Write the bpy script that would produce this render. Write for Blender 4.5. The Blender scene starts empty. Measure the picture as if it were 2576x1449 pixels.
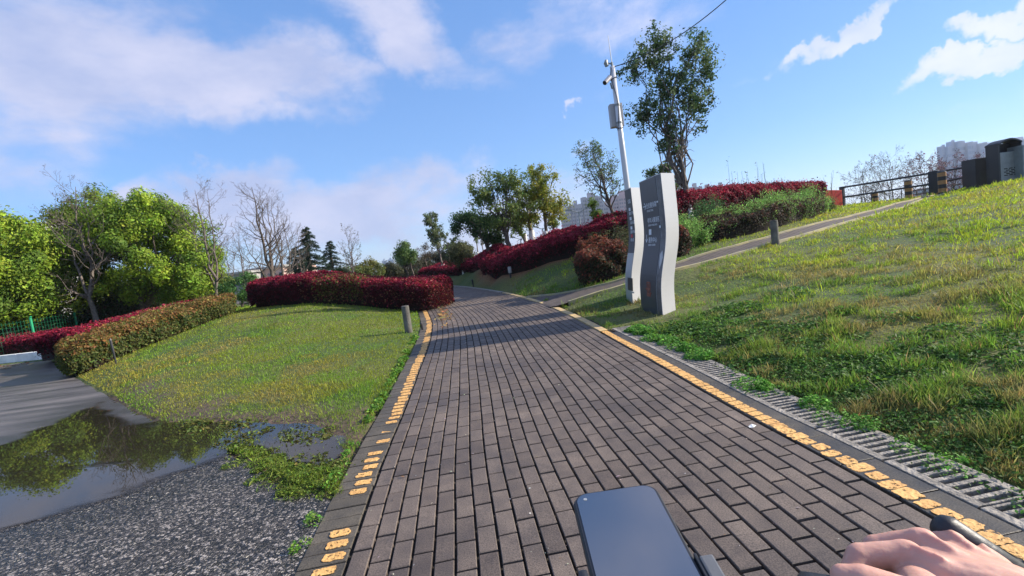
import bpy, bmesh, math, random
import numpy as np
from mathutils import Vector, Matrix
C = bpy.context.scene.collection
rad = math.radians

# ------------------------------------------------------------------ camera
F, CX, CY, EYE, ROLL = 1190., 1288., 724.5, 1.25, rad(7.6)
PITCH = math.atan(97.85/F); KF = F/1778.
def Yk(y): return KF*y-.057
cam = bpy.data.cameras.new('camera'); camo = bpy.data.objects.new('camera', cam); C.objects.link(camo)
cam.sensor_width = 36; cam.lens = F / 2576 * 36; cam.clip_start = .02; cam.clip_end = 9000
camo.matrix_world = Matrix.Translation((0, 0, EYE)) @ Matrix.Rotation(math.pi/2 - PITCH, 4, 'X') @ Matrix.Rotation(-ROLL, 4, 'Z')
bpy.context.scene.camera = camo
sc = bpy.context.scene
sc.render.resolution_x = 1024; sc.render.resolution_y = 576
sc.view_settings.view_transform = 'Standard'; sc.view_settings.look = 'None'
sc.view_settings.exposure = 0.95; sc.view_settings.gamma = 1

def ray(x, y):
    u = (x-CX)/F; v = (y-CY)/F
    Z = u*math.sin(ROLL) - v*math.cos(ROLL); X = u*math.cos(ROLL) + v*math.sin(ROLL)
    Z = -u*math.sin(ROLL) - v*math.cos(ROLL); X = u*math.cos(ROLL) - v*math.sin(ROLL)
    Y = math.cos(PITCH) + Z*math.sin(PITCH); Z = -math.sin(PITCH) + Z*math.cos(PITCH)
    return X, Y, Z
def G(x, y, z=0.):
    X, Y, Z = ray(x, y); t = (z-EYE)/Z
    return Vector((X*t, Y*t, z))
def D(x, y, d):
    X, Y, Z = ray(x, y); d = Yk(d); t = d/Y
    return Vector((X*t, d, EYE+Z*t))

# ------------------------------------------------------------------ world
SUN_EL, SUN_AZ = rad(28), rad(84)        # azimuth measured from +Y towards +X
sd = Vector((math.cos(SUN_EL)*math.sin(SUN_AZ), math.cos(SUN_EL)*math.cos(SUN_AZ), math.sin(SUN_EL)))
w = bpy.data.worlds.new('World'); sc.world = w; w.use_nodes = True
nt = w.node_tree; N = nt.nodes; L = nt.links; N.clear()
out = N.new('ShaderNodeOutputWorld'); bg = N.new('ShaderNodeBackground'); bg.inputs[1].default_value = .15
L.new(bg.outputs[0], out.inputs[0])
sky = N.new('ShaderNodeTexSky'); sky.sky_type = 'NISHITA'; sky.sun_disc = False
sky.sun_elevation = SUN_EL; sky.sun_rotation = SUN_AZ; sky.air_density = 1.0; sky.dust_density = .1; sky.ozone_density = 2.2
tc = N.new('ShaderNodeTexCoord')
def mth(op, a, b=None, c=None):
    n = N.new('ShaderNodeMath'); n.operation = op
    for i, v in enumerate((a, b, c)):
        if v is None: continue
        if isinstance(v, (int, float)): n.inputs[i].default_value = v
        else: L.new(v, n.inputs[i])
    return n.outputs[0]
wv = N.new('ShaderNodeTexNoise'); wv.inputs['Scale'].default_value = 3.4; wv.inputs['Detail'].default_value = 7; wv.inputs['Roughness'].default_value = .62; L.new(tc.outputs['Generated'], wv.inputs['Vector'])
wa = N.new('ShaderNodeVectorMath'); wa.operation = 'SUBTRACT'; L.new(wv.outputs['Color'], wa.inputs[0]); wa.inputs[1].default_value = (.5, .5, .5)
wb = N.new('ShaderNodeVectorMath'); wb.operation = 'MULTIPLY_ADD'; L.new(wa.outputs[0], wb.inputs[0]); wb.inputs[1].default_value = (.42, .42, .26); L.new(tc.outputs['Generated'], wb.inputs[2])
def dotn(v):
    n = N.new('ShaderNodeVectorMath'); n.operation = 'DOT_PRODUCT'; L.new(wb.outputs[0], n.inputs[0]); n.inputs[1].default_value = v
    return n.outputs['Value']
def skynoise(scale, detail, stretch, rough=.55, dist=0., rot=0.):
    mp = N.new('ShaderNodeMapping'); mp.inputs['Scale'].default_value = (1, 1, stretch); mp.inputs['Rotation'].default_value = (0, rot, 0)
    L.new(tc.outputs['Generated'], mp.inputs[0])
    n = N.new('ShaderNodeTexNoise'); n.inputs['Scale'].default_value = scale; n.inputs['Detail'].default_value = detail
    n.inputs['Roughness'].default_value = rough; n.inputs['Distortion'].default_value = dist
    L.new(mp.outputs[0], n.inputs['Vector']); return n.outputs['Fac']
# cloud banks: centre and half-axes (degrees) with a weight and a tilt
def bank(px, py, rx, ry, wgt, tilt=0):
    d = Vector(ray(px, py)).normalized()
    right = d.cross(Vector((0, 0, 1))).normalized(); up = right.cross(d)
    t = rad(tilt); r2 = right*math.cos(t)+up*math.sin(t); u2 = -right*math.sin(t)+up*math.cos(t)
    a = mth('DIVIDE', dotn(r2), math.sin(min(1.5, rad(rx/KF)))); b = mth('DIVIDE', dotn(u2), math.sin(min(1.5, rad(ry/KF))))
    q = mth('ADD', mth('MULTIPLY', a, a), mth('MULTIPLY', b, b))
    f = mth('SUBTRACT', 1.0, q); f = mth('MULTIPLY', f, wgt)
    f = mth('MULTIPLY', f, mth('GREATER_THAN', dotn(d), 0.0))
    return mth('MAXIMUM', f, 0.0)
BANKS = [(100, 60, 11, 7.5, 1.1, 0), (560, 160, 10.5, 4.2, 1.25, -10), (330, 40, 9, 4, .8, 0), (980, 60, 7, 4.5, 1.1, -25),
         (820, 180, 5, 1.6, .7, -15), (560, 520, 9, 3.4, 1.35, 4), (900, 540, 13, 3.8, 1.35, 8), (1250, 580, 10, 3.6, 1.1, 8), (330, 560, 4, 3, 1., 0),
         (2110, 92, 3.4, .85, 1.25, 26), (2450, 145, 4.2, .8, 1.25, 12), (2560, 40, 2.2, .7, 1.25, 8), (1450, -560, 7, 3, 1.1, 25), (1350, -850, 8, 3, 1.0, 15), (1900, -500, 9, 4, .8, 20), (1100, -1100, 12, 8, .9, 0), (1455, 283, .8, .6, .95, 30),
         (1450, 40, 8, 3, .85, 12), (1180, 170, 6, 2, .6, -12), (1650, 60, 5, 2, .6, 20), (1530, 235, 3.5, .9, .4, 8), (1450, 410, 2, .8, .5, 8), (2360, 300, 5, 1, .3, 5), (1900, 200, 3, .6, .3, 10),
         (-150, 330, 8, 3, .9, 0), (-600, 100, 18, 9, .9, 0), (3200, 80, 10, 4, .8, 0), (2900, 300, 9, 2, .6, 0),(1060,450,3.5,.6,.8,8),(500,402,1.2,.5,.7,5)]
m = None
for b_ in BANKS:
    v = bank(*b_); m = v if m is None else mth('MAXIMUM', m, v)
# overhead and behind: unseen broken cloud, thickened to neutralise fill light and phone reflection
zup = N.new('ShaderNodeSeparateXYZ'); L.new(tc.outputs['Generated'], zup.inputs[0])
over = mth('MULTIPLY', mth('MAXIMUM', mth('SUBTRACT', zup.outputs[2], .42), 0.), 2.2)
behind = mth('MULTIPLY', mth('MAXIMUM', mth('MULTIPLY', zup.outputs[1], -1.), 0.), .75)
m = mth('MAXIMUM', m, mth('MINIMUM', over, .75)); m = mth('MAXIMUM', m, behind)
n1 = skynoise(3.2, 12, 2.2, .58, .25); n2 = skynoise(11, 8, 2.6, .6, .2, .25)
nn = mth('ADD', mth('MULTIPLY', mth('SUBTRACT', n1, .5), 2.3), mth('MULTIPLY', mth('SUBTRACT', n2, .5), 1.1))
dens = mth('MULTIPLY', mth('SUBTRACT', mth('ADD', m, mth('MULTIPLY', nn, mth('ADD', mth('MULTIPLY', m, .75), .28))), .22), 1.35)
mr = N.new('ShaderNodeMapRange'); mr.interpolation_type = 'SMOOTHSTEP'; L.new(dens, mr.inputs['Value'])
mr.inputs['From Min'].default_value = 0.; mr.inputs['From Max'].default_value = 1.25; mr.inputs['To Max'].default_value = .9
cr = N.new('ShaderNodeValToRGB'); cr.color_ramp.elements[0].position = .35; cr.color_ramp.elements[1].position = .68
cr.color_ramp.elements[0].color = (1.7, 1.95, 2.9, 1); cr.color_ramp.elements[1].color = (2.6, 2.62, 3.3, 1)
L.new(skynoise(4.5, 8, 2., .6), cr.inputs[0])
# clear sky: camera-like saturated blue from the physical sky
hs = N.new('ShaderNodeMix'); hs.data_type = 'RGBA'; hs.blend_type = 'MULTIPLY'; hs.inputs[0].default_value = 1
L.new(sky.outputs[0], hs.inputs[6]); hs.inputs[7].default_value = (.46, .62, .86, 1)
gr_ = N.new('ShaderNodeValToRGB'); e_ = gr_.color_ramp; e_.elements[0].position = 0.; e_.elements[0].color = (1.36, 2.0, 3.1, 1); e_.elements[1].position = .55; e_.elements[1].color = (.62, 1.34, 2.85, 1); e_.elements.new(.16).color = (.90, 1.66, 3.02, 1)
zs = N.new('ShaderNodeSeparateXYZ'); L.new(tc.outputs['Generated'], zs.inputs[0]); L.new(zs.outputs[2], gr_.inputs[0])
hm_ = N.new('ShaderNodeMix'); hm_.data_type = 'RGBA'; hm_.inputs[0].default_value = .62; L.new(hs.outputs[2], hm_.inputs[6]); L.new(gr_.outputs[0], hm_.inputs[7]); hs = hm_
mx = N.new('ShaderNodeMix'); mx.data_type = 'RGBA'
L.new(mr.outputs[0], mx.inputs[0]); L.new(hs.outputs[2], mx.inputs[6])
cs = N.new('ShaderNodeVectorMath'); cs.operation = 'SCALE'; L.new(cr.outputs[0], cs.inputs[0]); L.new(mth('MULTIPLY_ADD', mth('MAXIMUM', zup.outputs[0], 0.), .55, 1.02), cs.inputs['Scale']); L.new(cs.outputs[0], mx.inputs[7])
L.new(mx.outputs[2], bg.inputs[0])

sun = bpy.data.lights.new('sun', 'SUN'); sun.energy = 4.6; sun.angle = rad(.5); sun.color = (1, .90, .76)
suno = bpy.data.objects.new('sun', sun); C.objects.link(suno); suno.rotation_euler = sd.to_track_quat('Z', 'Y').to_euler()

# ------------------------------------------------------------------ helpers
def tag(o, label=None, cat=None, group=None, kind=None):
    if label: o['label'] = label
    if cat: o['category'] = cat
    if group: o['group'] = group
    if kind: o['kind'] = kind
    return o
def empty(name, loc=(0, 0, 0), label=None, cat=None, group=None, rz=0):
    o = bpy.data.objects.new(name, None); C.objects.link(o); o.location = loc; o.rotation_euler = (0, 0, rz); o.empty_display_size = .2
    return tag(o, label, cat, group)
def npmesh(name, V, Fc, mat, parent=None, cols=None, smooth=False, origin=None):
    """V (n,3); Fc list of (m,k) index arrays; parts are built in world space and re-based on their parent"""
    V = np.asarray(V, dtype=np.float64)
    if parent is not None: V = V - np.array(parent.location)
    elif origin is not None: V = V - np.array(origin)
    if not isinstance(Fc, (list, tuple)) or (len(Fc) and not isinstance(Fc[0], np.ndarray)): Fc = [np.asarray(Fc)]
    me = bpy.data.meshes.new(name)
    me.vertices.add(len(V)); me.vertices.foreach_set('co', V.astype(np.float32).ravel())
    li = np.concatenate([f.ravel() for f in Fc]); st = []; off = 0
    for f in Fc:
        st.append(off + np.arange(len(f))*f.shape[1]); off += f.size
    me.loops.add(len(li)); me.loops.foreach_set('vertex_index', li.astype(np.int32))
    st = np.concatenate(st); me.polygons.add(len(st)); me.polygons.foreach_set('loop_start', st.astype(np.int32))
    me.update(calc_edges=True)
    if cols is not None:
        a = me.attributes.new('Col', 'FLOAT_COLOR', 'POINT')
        cc = np.ones((len(V), 4), np.float32); cc[:, :3] = cols; a.data.foreach_set('color', cc.ravel())
    me.polygons.foreach_set('use_smooth', np.full(len(st), smooth))
    for m_ in (mat if isinstance(mat, (list, tuple)) else [mat]): me.materials.append(m_)
    o = bpy.data.objects.new(name, me); C.objects.link(o)
    if parent is not None: o.parent = parent
    elif origin is not None: o.location = origin
    return o
class MB:
    """collects simple shapes, then links them as ONE mesh"""
    def __init__(s): s.v = []; s.f = []
    def add(s, V, Fc):
        o = len(s.v); s.v += [tuple(p) for p in V]; s.f += [tuple(i+o for i in f) for f in Fc]; return s
    def frame(s, o, X, Y, Z, a, b):
        """box from corner a to corner b in the frame (o; X, Y, Z)"""
        P = [Vector(o)+X*x+Y*y+Z*z for z in (a[2], b[2]) for y in (a[1], b[1]) for x in (a[0], b[0])]
        return s.add(P, [(0, 2, 3, 1), (4, 5, 7, 6), (0, 1, 5, 4), (2, 6, 7, 3), (0, 4, 6, 2), (1, 3, 7, 5)])
    def box(s, a, b): return s.frame((0, 0, 0), Vector((1, 0, 0)), Vector((0, 1, 0)), Vector((0, 0, 1)), a, b)
    def tube(s, pts, rs, n=8, cap=True):
        pts = [Vector(p) for p in pts]; rs = rs if isinstance(rs, (list, tuple)) else [rs]*len(pts)
        V = []; Fc = []; ref = None
        for i, p in enumerate(pts):
            d = (pts[min(i+1, len(pts)-1)]-pts[max(i-1, 0)]).normalized()
            if ref is None: ref = d.orthogonal().normalized()
            ref = (ref - d*ref.dot(d)).normalized(); b = d.cross(ref)
            for k in range(n):
                a = 2*math.pi*k/n; V.append(p+(ref*math.cos(a)+b*math.sin(a))*rs[i])
        for i in range(len(pts)-1):
            for k in range(n):
                k2 = (k+1) % n; Fc.append((i*n+k, i*n+k2, (i+1)*n+k2, (i+1)*n+k))
        if cap: Fc.append(tuple(range(n-1, -1, -1))); Fc.append(tuple((len(pts)-1)*n+k for k in range(n)))
        return s.add(V, Fc)
    def prism(s, poly, vec):
        n = len(poly); V = [Vector(p) for p in poly]; V += [p+Vector(vec) for p in V]
        return s.add(V, [tuple(range(n-1, -1, -1)), tuple(range(n, 2*n))]+[(i, (i+1) % n, n+(i+1) % n, n+i) for i in range(n)])
    def build(s, name, mat, parent=None, smooth=False, bevel=0, origin=None):
        base = Vector(parent.location) if parent is not None else Vector(origin or (0, 0, 0))
        me = bpy.data.meshes.new(name); me.from_pydata([tuple(Vector(p)-base) for p in s.v], [], s.f)
        bm = bmesh.new(); bm.from_mesh(me); bmesh.ops.recalc_face_normals(bm, faces=bm.faces)
        if bevel:
            ed = [e for e in bm.edges if len(e.link_faces) == 2 and e.calc_face_angle(0) > .6]
            bmesh.ops.bevel(bm, geom=ed, offset=bevel, segments=2, affect='EDGES', profile=.6)
        bm.to_mesh(me); bm.free(); me.materials.append(mat)
        me.polygons.foreach_set('use_smooth', [smooth]*len(me.polygons))
        o = bpy.data.objects.new(name, me); C.objects.link(o)
        if parent is not None: o.parent = parent
        else: o.location = base
        return o

# ------------------------------------------------------------------ materials
def newmat(name):
    m_ = bpy.data.materials.new(name); m_.use_nodes = True; t = m_.node_tree
    return m_, t, t.nodes, t.links, t.nodes['Principled BSDF']
def pmat(name, c1, c2=None, rough=.6, scale=8., bump=0., bscale=None, metal=0., detail=6, spec=.5, cr_=(.35, .65), coat=0.):
    m_, t, n, l, b = newmat(name)
    b.inputs['Roughness'].default_value = rough; b.inputs['Metallic'].default_value = metal; b.inputs['Specular IOR Level'].default_value = spec
    b.inputs['Coat Weight'].default_value = coat
    co = n.new('ShaderNodeTexCoord')
    if c2 is None: c2 = tuple(v*.8 for v in c1)
    tx = n.new('ShaderNodeTexNoise'); tx.inputs['Scale'].default_value = scale; tx.inputs['Detail'].default_value = detail
    l.new(co.outputs['Object'], tx.inputs['Vector'])
    r = n.new('ShaderNodeValToRGB'); r.color_ramp.elements[0].position = cr_[0]; r.color_ramp.elements[1].position = cr_[1]
    r.color_ramp.elements[0].color = (*c1, 1); r.color_ramp.elements[1].color = (*c2, 1)
    l.new(tx.outputs['Fac'], r.inputs[0]); l.new(r.outputs[0], b.inputs['Base Color'])
    if bump:
        t2 = n.new('ShaderNodeTexNoise'); t2.inputs['Scale'].default_value = bscale or scale*4; t2.inputs['Detail'].default_value = 8
        l.new(co.outputs['Object'], t2.inputs['Vector'])
        bp = n.new('ShaderNodeBump'); bp.inputs['Strength'].default_value = bump; bp.inputs['Distance'].default_value = .02
        l.new(t2.outputs['Fac'], bp.inputs['Height']); l.new(bp.outputs[0], b.inputs['Normal'])
    return m_
def leafmat(name, transl=.35, rough=.5, spec=.35):
    m_, t, n, l, b = newmat(name)
    at = n.new('ShaderNodeAttribute'); at.attribute_name = 'Col'
    l.new(at.outputs['Color'], b.inputs['Base Color']); b.inputs['Roughness'].default_value = rough; b.inputs['Specular IOR Level'].default_value = spec
    tr = n.new('ShaderNodeBsdfTranslucent'); hv = n.new('ShaderNodeHueSaturation'); hv.inputs['Value'].default_value = 1.25
    l.new(at.outputs['Color'], hv.inputs['Color']); l.new(hv.outputs[0], tr.inputs[0])
    ms = n.new('ShaderNodeMixShader'); ms.inputs[0].default_value = transl
    l.new(b.outputs[0], ms.inputs[1]); l.new(tr.outputs[0], ms.inputs[2]); l.new(ms.outputs[0], n['Material Output'].inputs[0])
    return m_
M_leaf = leafmat('leaf', .35, .62, .22); M_grass = leafmat('grass_blade', .4, .55, .3)
M_bark = pmat('bark', (.13, .10, .08), (.06, .05, .04), .9, 14, .5, 40)
M_barkgrey = pmat('bark_grey', (.17, .14, .12), (.09, .075, .065), .9, 14, .4, 40)
M_white = pmat('white_enamel', (.60, .60, .61), (.54, .54, .55), .35, 3, .03, 30)
M_concrete = pmat('concrete', (.36, .35, .33), (.24, .23, .22), .85, 5, .3, 60)
M_kerbw = pmat('kerb_concrete', (.80, .80, .77), (.62, .62, .59), .8, 4, .2, 60)
M_darkmetal = pmat('dark_metal', (.02, .02, .024), (.03, .03, .034), .45, 10, .03)
M_black = pmat('black_rubber', (.012, .014, .018), (.02, .022, .026), .5, 30, .1, 90)

# ------------------------------------------------------------------ noise in numpy
class VN:
    def __init__(s, seed): s.t = np.random.RandomState(seed).rand(256, 256)
    def __call__(s, x, y):
        xi = np.floor(x).astype(int); yi = np.floor(y).astype(int); fx = x-xi; fy = y-yi
        fx = fx*fx*(3-2*fx); fy = fy*fy*(3-2*fy); g = lambda a, b: s.t[a & 255, b & 255]
        return (g(xi, yi)*(1-fx)+g(xi+1, yi)*fx)*(1-fy)+(g(xi, yi+1)*(1-fx)+g(xi+1, yi+1)*fx)*fy
vn = VN(5); vn2 = VN(11)
def fbm(x, y, o=4, n=vn):
    r = 0; a = .5
    for k in range(o): r = r+a*n(x*2**k+17.3*k, y*2**k+9.1*k); a *= .5
    return r/(1-.5**o)
def inpoly(px, py, poly):
    r = np.zeros(len(px), bool); n = len(poly)
    for i in range(n):
        x1, y1 = poly[i][:2]; x2, y2 = poly[(i+1) % n][:2]
        if y1 == y2: continue
        c = ((y1 > py) != (y2 > py)) & (px < (x2-x1)*(py-y1)/(y2-y1)+x1); r ^= c
    return r
def distline(px, py, pts, closed=False):
    d = np.full(len(px), 1e9); n = len(pts)
    for i in range(n if closed else n-1):
        ax, ay = pts[i][:2]; bx, by = pts[(i+1) % n][:2]; vx, vy = bx-ax, by-ay; L2 = vx*vx+vy*vy+1e-12
        t = np.clip(((px-ax)*vx+(py-ay)*vy)/L2, 0, 1); d = np.minimum(d, np.hypot(px-ax-t*vx, py-ay-t*vy))
    return d
def sdist(px, py, poly):
    d = distline(px, py, poly, True); return np.where(inpoly(px, py, poly), -d, d)

# ------------------------------------------------------------------ the paved path: centre line, arc length, offsets
def catmull(P, step):
    P = [np.array(p, float) for p in P]; P = [2*P[0]-P[1]]+P+[2*P[-1]-P[-2]]; o = []
    for i in range(1, len(P)-2):
        n = max(2, int(np.linalg.norm(P[i+1]-P[i])/step))
        for k in range(n):
            t = k/n; a, b, c, d = P[i-1:i+3]
            o.append(.5*((2*b)+(c-a)*t+(2*a-5*b+4*c-d)*t*t+(3*b-a-3*c+d)*t**3))
    o.append(P[-2]); return np.array(o)
HW = 1.165; BW = .225
PC = catmull([(x_, Yk(y_)) for x_, y_ in [(.62, -2.5), (.5, 0), (.325, 2.8), (.2, 4.5), (.09, 6.5), (-.02, 8.2), (-.15, 10.3), (-.31, 12.3), (-.6, 15), (-1.3, 19.6),
              (-2.2, 24), (-3.25, 28.5), (-4.75, 33), (-7.2, 38), (-10.5, 43), (-15, 48), (-22, 53)]], .07)
seg = np.r_[0, np.cumsum(np.hypot(*np.diff(PC, axis=0).T))]
PT_ = np.gradient(PC, axis=0); PT_ /= np.linalg.norm(PT_, axis=1)[:, None]; PN = np.c_[PT_[:, 1], -PT_[:, 0]]   # normal to the right
def pathpt(s, d):
    s = np.asarray(s, float); x = np.interp(s, seg, PC[:, 0]); y = np.interp(s, seg, PC[:, 1])
    nx = np.interp(s, seg, PN[:, 0]); ny = np.interp(s, seg, PN[:, 1]); return x+nx*d, y+ny*d
def pathcoord(px, py):
    """signed offset and arc length"""
    off = np.empty(len(px)); ss = np.empty(len(px)); st = 3; Q = PC[::st]
    for a in range(0, len(px), 20000):
        X = px[a:a+20000, None]-Q[None, :, 0]; Y = py[a:a+20000, None]-Q[None, :, 1]; i = np.argmin(X*X+Y*Y, 1); r = np.arange(len(i))
        n_ = PN[::st][i]; t_ = PT_[::st][i]; along = X[r, i]*t_[:, 0]+Y[r, i]*t_[:, 1]
        o = X[r, i]*n_[:, 0]+Y[r, i]*n_[:, 1]; far = np.abs(along) > .6
        off[a:a+20000] = np.where(far, 99*np.sign(o+1e-9), o); ss[a:a+20000] = seg[::st][i]+along
    return off, ss
S0 = float(np.interp(Yk(2.8), PC[:, 1], seg))
S_GR = float(np.interp(Yk(9.4), PC[:, 1], seg))       # the drain ends here

# ------------------------------------------------------------------ terrain
bfar = [(1324, 749, 17.4), (1388, 745, 16.6), (1453, 733.6, 15.9), (1518, 719, 15.5), (1567, 706, 15.2), (1698, 668, 15.5), (1851, 622, 16.3), (1935, 600, 16.9),
        (2026, 573, 17.9), (2131, 549, 19.6), (2193, 532, 21), (2270, 510, 23.2), (2350, 493, 26), (2420, 480, 29)]
bnear = [(1375, 775, 14.2), (1392, 774, 13.7), (1447, 756, 13.75), (1502, 737, 13.8), (1573, 717, 13.9), (1698, 678, 14.0), (1817, 650, 14.5), (1942, 612, 15.2), (2026, 591, 16),
         (2131, 560, 17.6), (2200, 542, 19), (2270, 525, 20.8), (2340, 501, 23.5), (2440, 482, 26.5)]
BF = [D(*p) for p in bfar]; BN = [D(*p) for p in bnear]
for i_ in (0,): BF[i_].z = 0.
BN[0].z = 0.; BN[1].z = 0.02
redR_front = [D(1049, 701, 45), D(1110, 697, 38), D(1169, 686, 32), D(1206, 680, 28.5), D(1222, 689, 26), D(1256, 694, 24), D(1306, 686, 22.3), D(1381, 661, 21.2), D(1456, 646, 20.5),
              D(1556, 618, 20), D(1700, 580, 20.5), D(1800, 562, 22), D(1950, 540, 25.5), D(2112, 521, 30)]
redL_front = [D(622, 778, 19.5), D(700, 771, 18.8), D(780, 765, 18.3), D(900, 772, 18), D(1000, 782, 17.6), D(1090, 784, 17.2)]
olive_front = [D(205, 945, 12.7), D(330, 890, 14.3), D(450, 842, 15.8), D(560, 800, 17.6), D(622, 778, 19.3)]
cp = [(p.x, p.y, p.z) for p in BF+BN+redR_front+redL_front+olive_front]
tb = {'B': (1282, 641, 28), 'A': (1232, 651, 30), 'C': (1339, 606, 30), 'D': (1374, 593, 30), 'F': (1733, 549, 21.3), 'E': (1547, 556, 26)}
cp += [tuple(D(*v)) for v in tb.values()]
cp += [tuple(D(1420, 588, 31)), tuple(D(1240, 642, 38)), tuple(D(1206, 648, 45)), tuple(D(2285, 508, 29.5)), tuple(D(2200, 518, 32.5)), tuple(D(2128, 524, 32)),
       tuple(D(2459, 472, 24)), tuple(D(2576, 452, 20)), tuple(D(2576, 600, 9.5)), tuple(D(1440, 723, 15.7)),
       ]
cp += [(x_, Yk(y_), z_) for x_, y_, z_ in [(2.2, 10.6, .02), (2.3, 12.6, .04), (6, 5, .52), (9, 3, .85), (13, 6, 1.15), (18, 14, 1.45), (24, 24, 1.35), (9, -4, .85), (3.5, 2.0, .2), (3.2, 5, .2), (3.5, 8, .25),
       (20, 35, .9), (8, 42, .6), (14, 42, .4), (2, 42, .9), (-2, 50, .5), (30, 50, -1), (0, 70, -.8), (20, 70, -1.5), (45, 30, .2), (40, 0, 1), (-30, 60, -.6), (-60, 60, -1),
       (-5, 14.5, .25), (-7, 12, .12), (-4, 11, .12), (-9, 15.5, .2), (-3, 8, .03), (-12, 19, 0), (-16, 22, 0), (-20, 15, 0), (-30, 30, 0), (-14, 30, .2), (-9, 24, .5), (-5, 22, .45), (-3, 22, .1),
       (-12, 10, 0), (-10, 5, 0), (-5, 3, 0), (-20, 0, 0), (-8, 30, .3), (-12, 40, 0), (60, 60, -2), (-60, 0, -.5), (60, -20, 0), (-40, -40, -.5), (0, -30, 0), (40, -40, 0), (5, -8, .4)]]
for s_ in np.arange(0, 36, 2.):
    for d_ in (-1.3, 0, 1.5):
        x_, y_ = pathpt(s_, d_); cp.append((float(x_), float(y_), 0.))
cp = np.array(cp)
_d = np.hypot(cp[:, None, 0]-cp[None, :, 0], cp[:, None, 1]-cp[None, :, 1]); keep = []
for i in range(len(cp)):
    if all(_d[i, j] > .35 for j in keep): keep.append(i)
cp = cp[keep]
def kern(r): return r      # linear (biharmonic in 3-D) kernel: smooth enough, never overshoots much
A_ = kern(np.hypot(cp[:, None, 0]-cp[None, :, 0], cp[:, None, 1]-cp[None, :, 1])); n_ = len(cp)
A_ = np.block([[A_-np.eye(n_)*.12, np.ones((n_, 1))], [np.ones((1, n_)), np.zeros((1, 1))]])
wts = np.linalg.solve(A_, np.r_[cp[:, 2], 0])
asph = [tuple(G(*p)[:2]) for p in [(735, 1470), (778, 1393), (848, 1262), (800, 1240), (720, 1222), (660, 1185), (600, 1150), (520, 1120), (440, 1080), (383, 1052), (343, 1037), (265, 990), (210, 960), (165, 932), (130, 905), (-260, 948)]]
asph += [(x_, Yk(y_)) for x_, y_ in [(-40, 18.4), (-40, -8), (-1.2, -8), (-.62, -2.5), (-.86, 1.2)]]
puddle = [tuple(G(*p)[:2]) for p in [(-420, 1180), (-150, 1150), (0, 1112), (98, 1067), (265, 1003), (300, 1018), (343, 1037), (383, 1055), (450, 1052), (554, 1057), (628, 1057), (700, 1066), (760, 1062), (815, 1070), (870, 1092), (880, 1130), (850, 1165),
          (790, 1178), (735, 1170), (680, 1145), (640, 1128), (590, 1128), (572, 1155), (500, 1190), (442, 1212), (390, 1232), (343, 1247), (250, 1275), (147, 1312), (60, 1335), (-60, 1370), (-350, 1420), (-700, 1400)]]
def Hraw(x, y):
    x = np.asarray(x, float).ravel(); y = np.asarray(y, float).ravel(); r = np.empty(len(x))
    for a in range(0, len(x), 20000):
        K = kern(np.hypot(x[a:a+20000, None]-cp[None, :, 0], y[a:a+20000, None]-cp[None, :, 1])); r[a:a+20000] = K@wts[:-1]+wts[-1]
    R = np.hypot(x, y); f = np.clip((R-70)/150, 0, 1); return r*(1-f)+f*-3.
def sstep(a, b, x): t = np.clip((x-a)/(b-a), 0, 1); return t*t*(3-2*t)
def H(x, y, detail=True):
    x = np.asarray(x, float).ravel(); y = np.asarray(y, float).ravel(); z = Hraw(x, y)
    if detail: z = z+(fbm(x*1.3, y*1.3)-.5)*.05*np.clip(1-np.hypot(x, y)/60, 0, 1)
    off, s = pathcoord(x, y)
    # right side: kerb row and drain while it runs, left side: border row
    rw = np.where(s < S_GR, HW+.2+.27, HW+.13); lw = HW+BW
    e = np.where(off > 0, off-rw, -off-lw); k = sstep(0.0, .45, e)
    z = z*k+(1-k)*np.where(e < .02, np.where((off > HW+.19) & (s < S_GR), -.20, -.07), 0.0)
    sa = sdist(x, y, asph); k = sstep(-.02, .5, sa); z = np.where(sa < 60, z*k+(1-k)*np.where(sa < 0.03, -.05, 0.002), z)
    sp = sdist(x, y, puddle); z = np.where((sa > 0.03) & (sp < .1), np.minimum(z, -.03+.022*sstep(-.15, .1, sp)+.01*(fbm(x*9, y*9)-.3)), z)
    # branch path bed
    bp = [(p.x, p.y) for p in BF[1:]]+[(p.x, p.y) for p in BN[::-1]]; sb = sdist(x, y, bp)
    z = np.where(sb < .03, z-.05, z)
    return z
def H1(x, y): return float(H([x], [y], False)[0])
def axis(segs):
    o = []
    for a, b, st in segs: o += list(np.arange(a, b, st))
    return np.array(o+[segs[-1][1]])
ax_ = axis([(-3200, -800, 300), (-800, -200, 60), (-200, -60, 14), (-60, -24, 2), (-24, -9, .4), (-9, 5, .11), (5, 16, .3), (16, 34, 1.), (34, 90, 4), (90, 300, 20), (300, 3200, 250)])
ay_ = axis([(-300, -60, 40), (-60, -8, 5), (-8, 1.5, .5), (1.5, 13, .11), (13, 26, .25), (26, 55, .7), (55, 120, 4), (120, 400, 25), (400, 3400, 250)])
X_, Y_ = np.meshgrid(ax_, ay_); gx, gy = X_.ravel(), Y_.ravel(); gz = H(gx, gy)
nx_, ny_ = len(ax_), len(ay_); idx = np.arange(nx_*ny_).reshape(ny_, nx_)
quads = np.stack([idx[:-1, :-1], idx[:-1, 1:], idx[1:, 1:], idx[1:, :-1]], -1).reshape(-1, 4)
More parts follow.
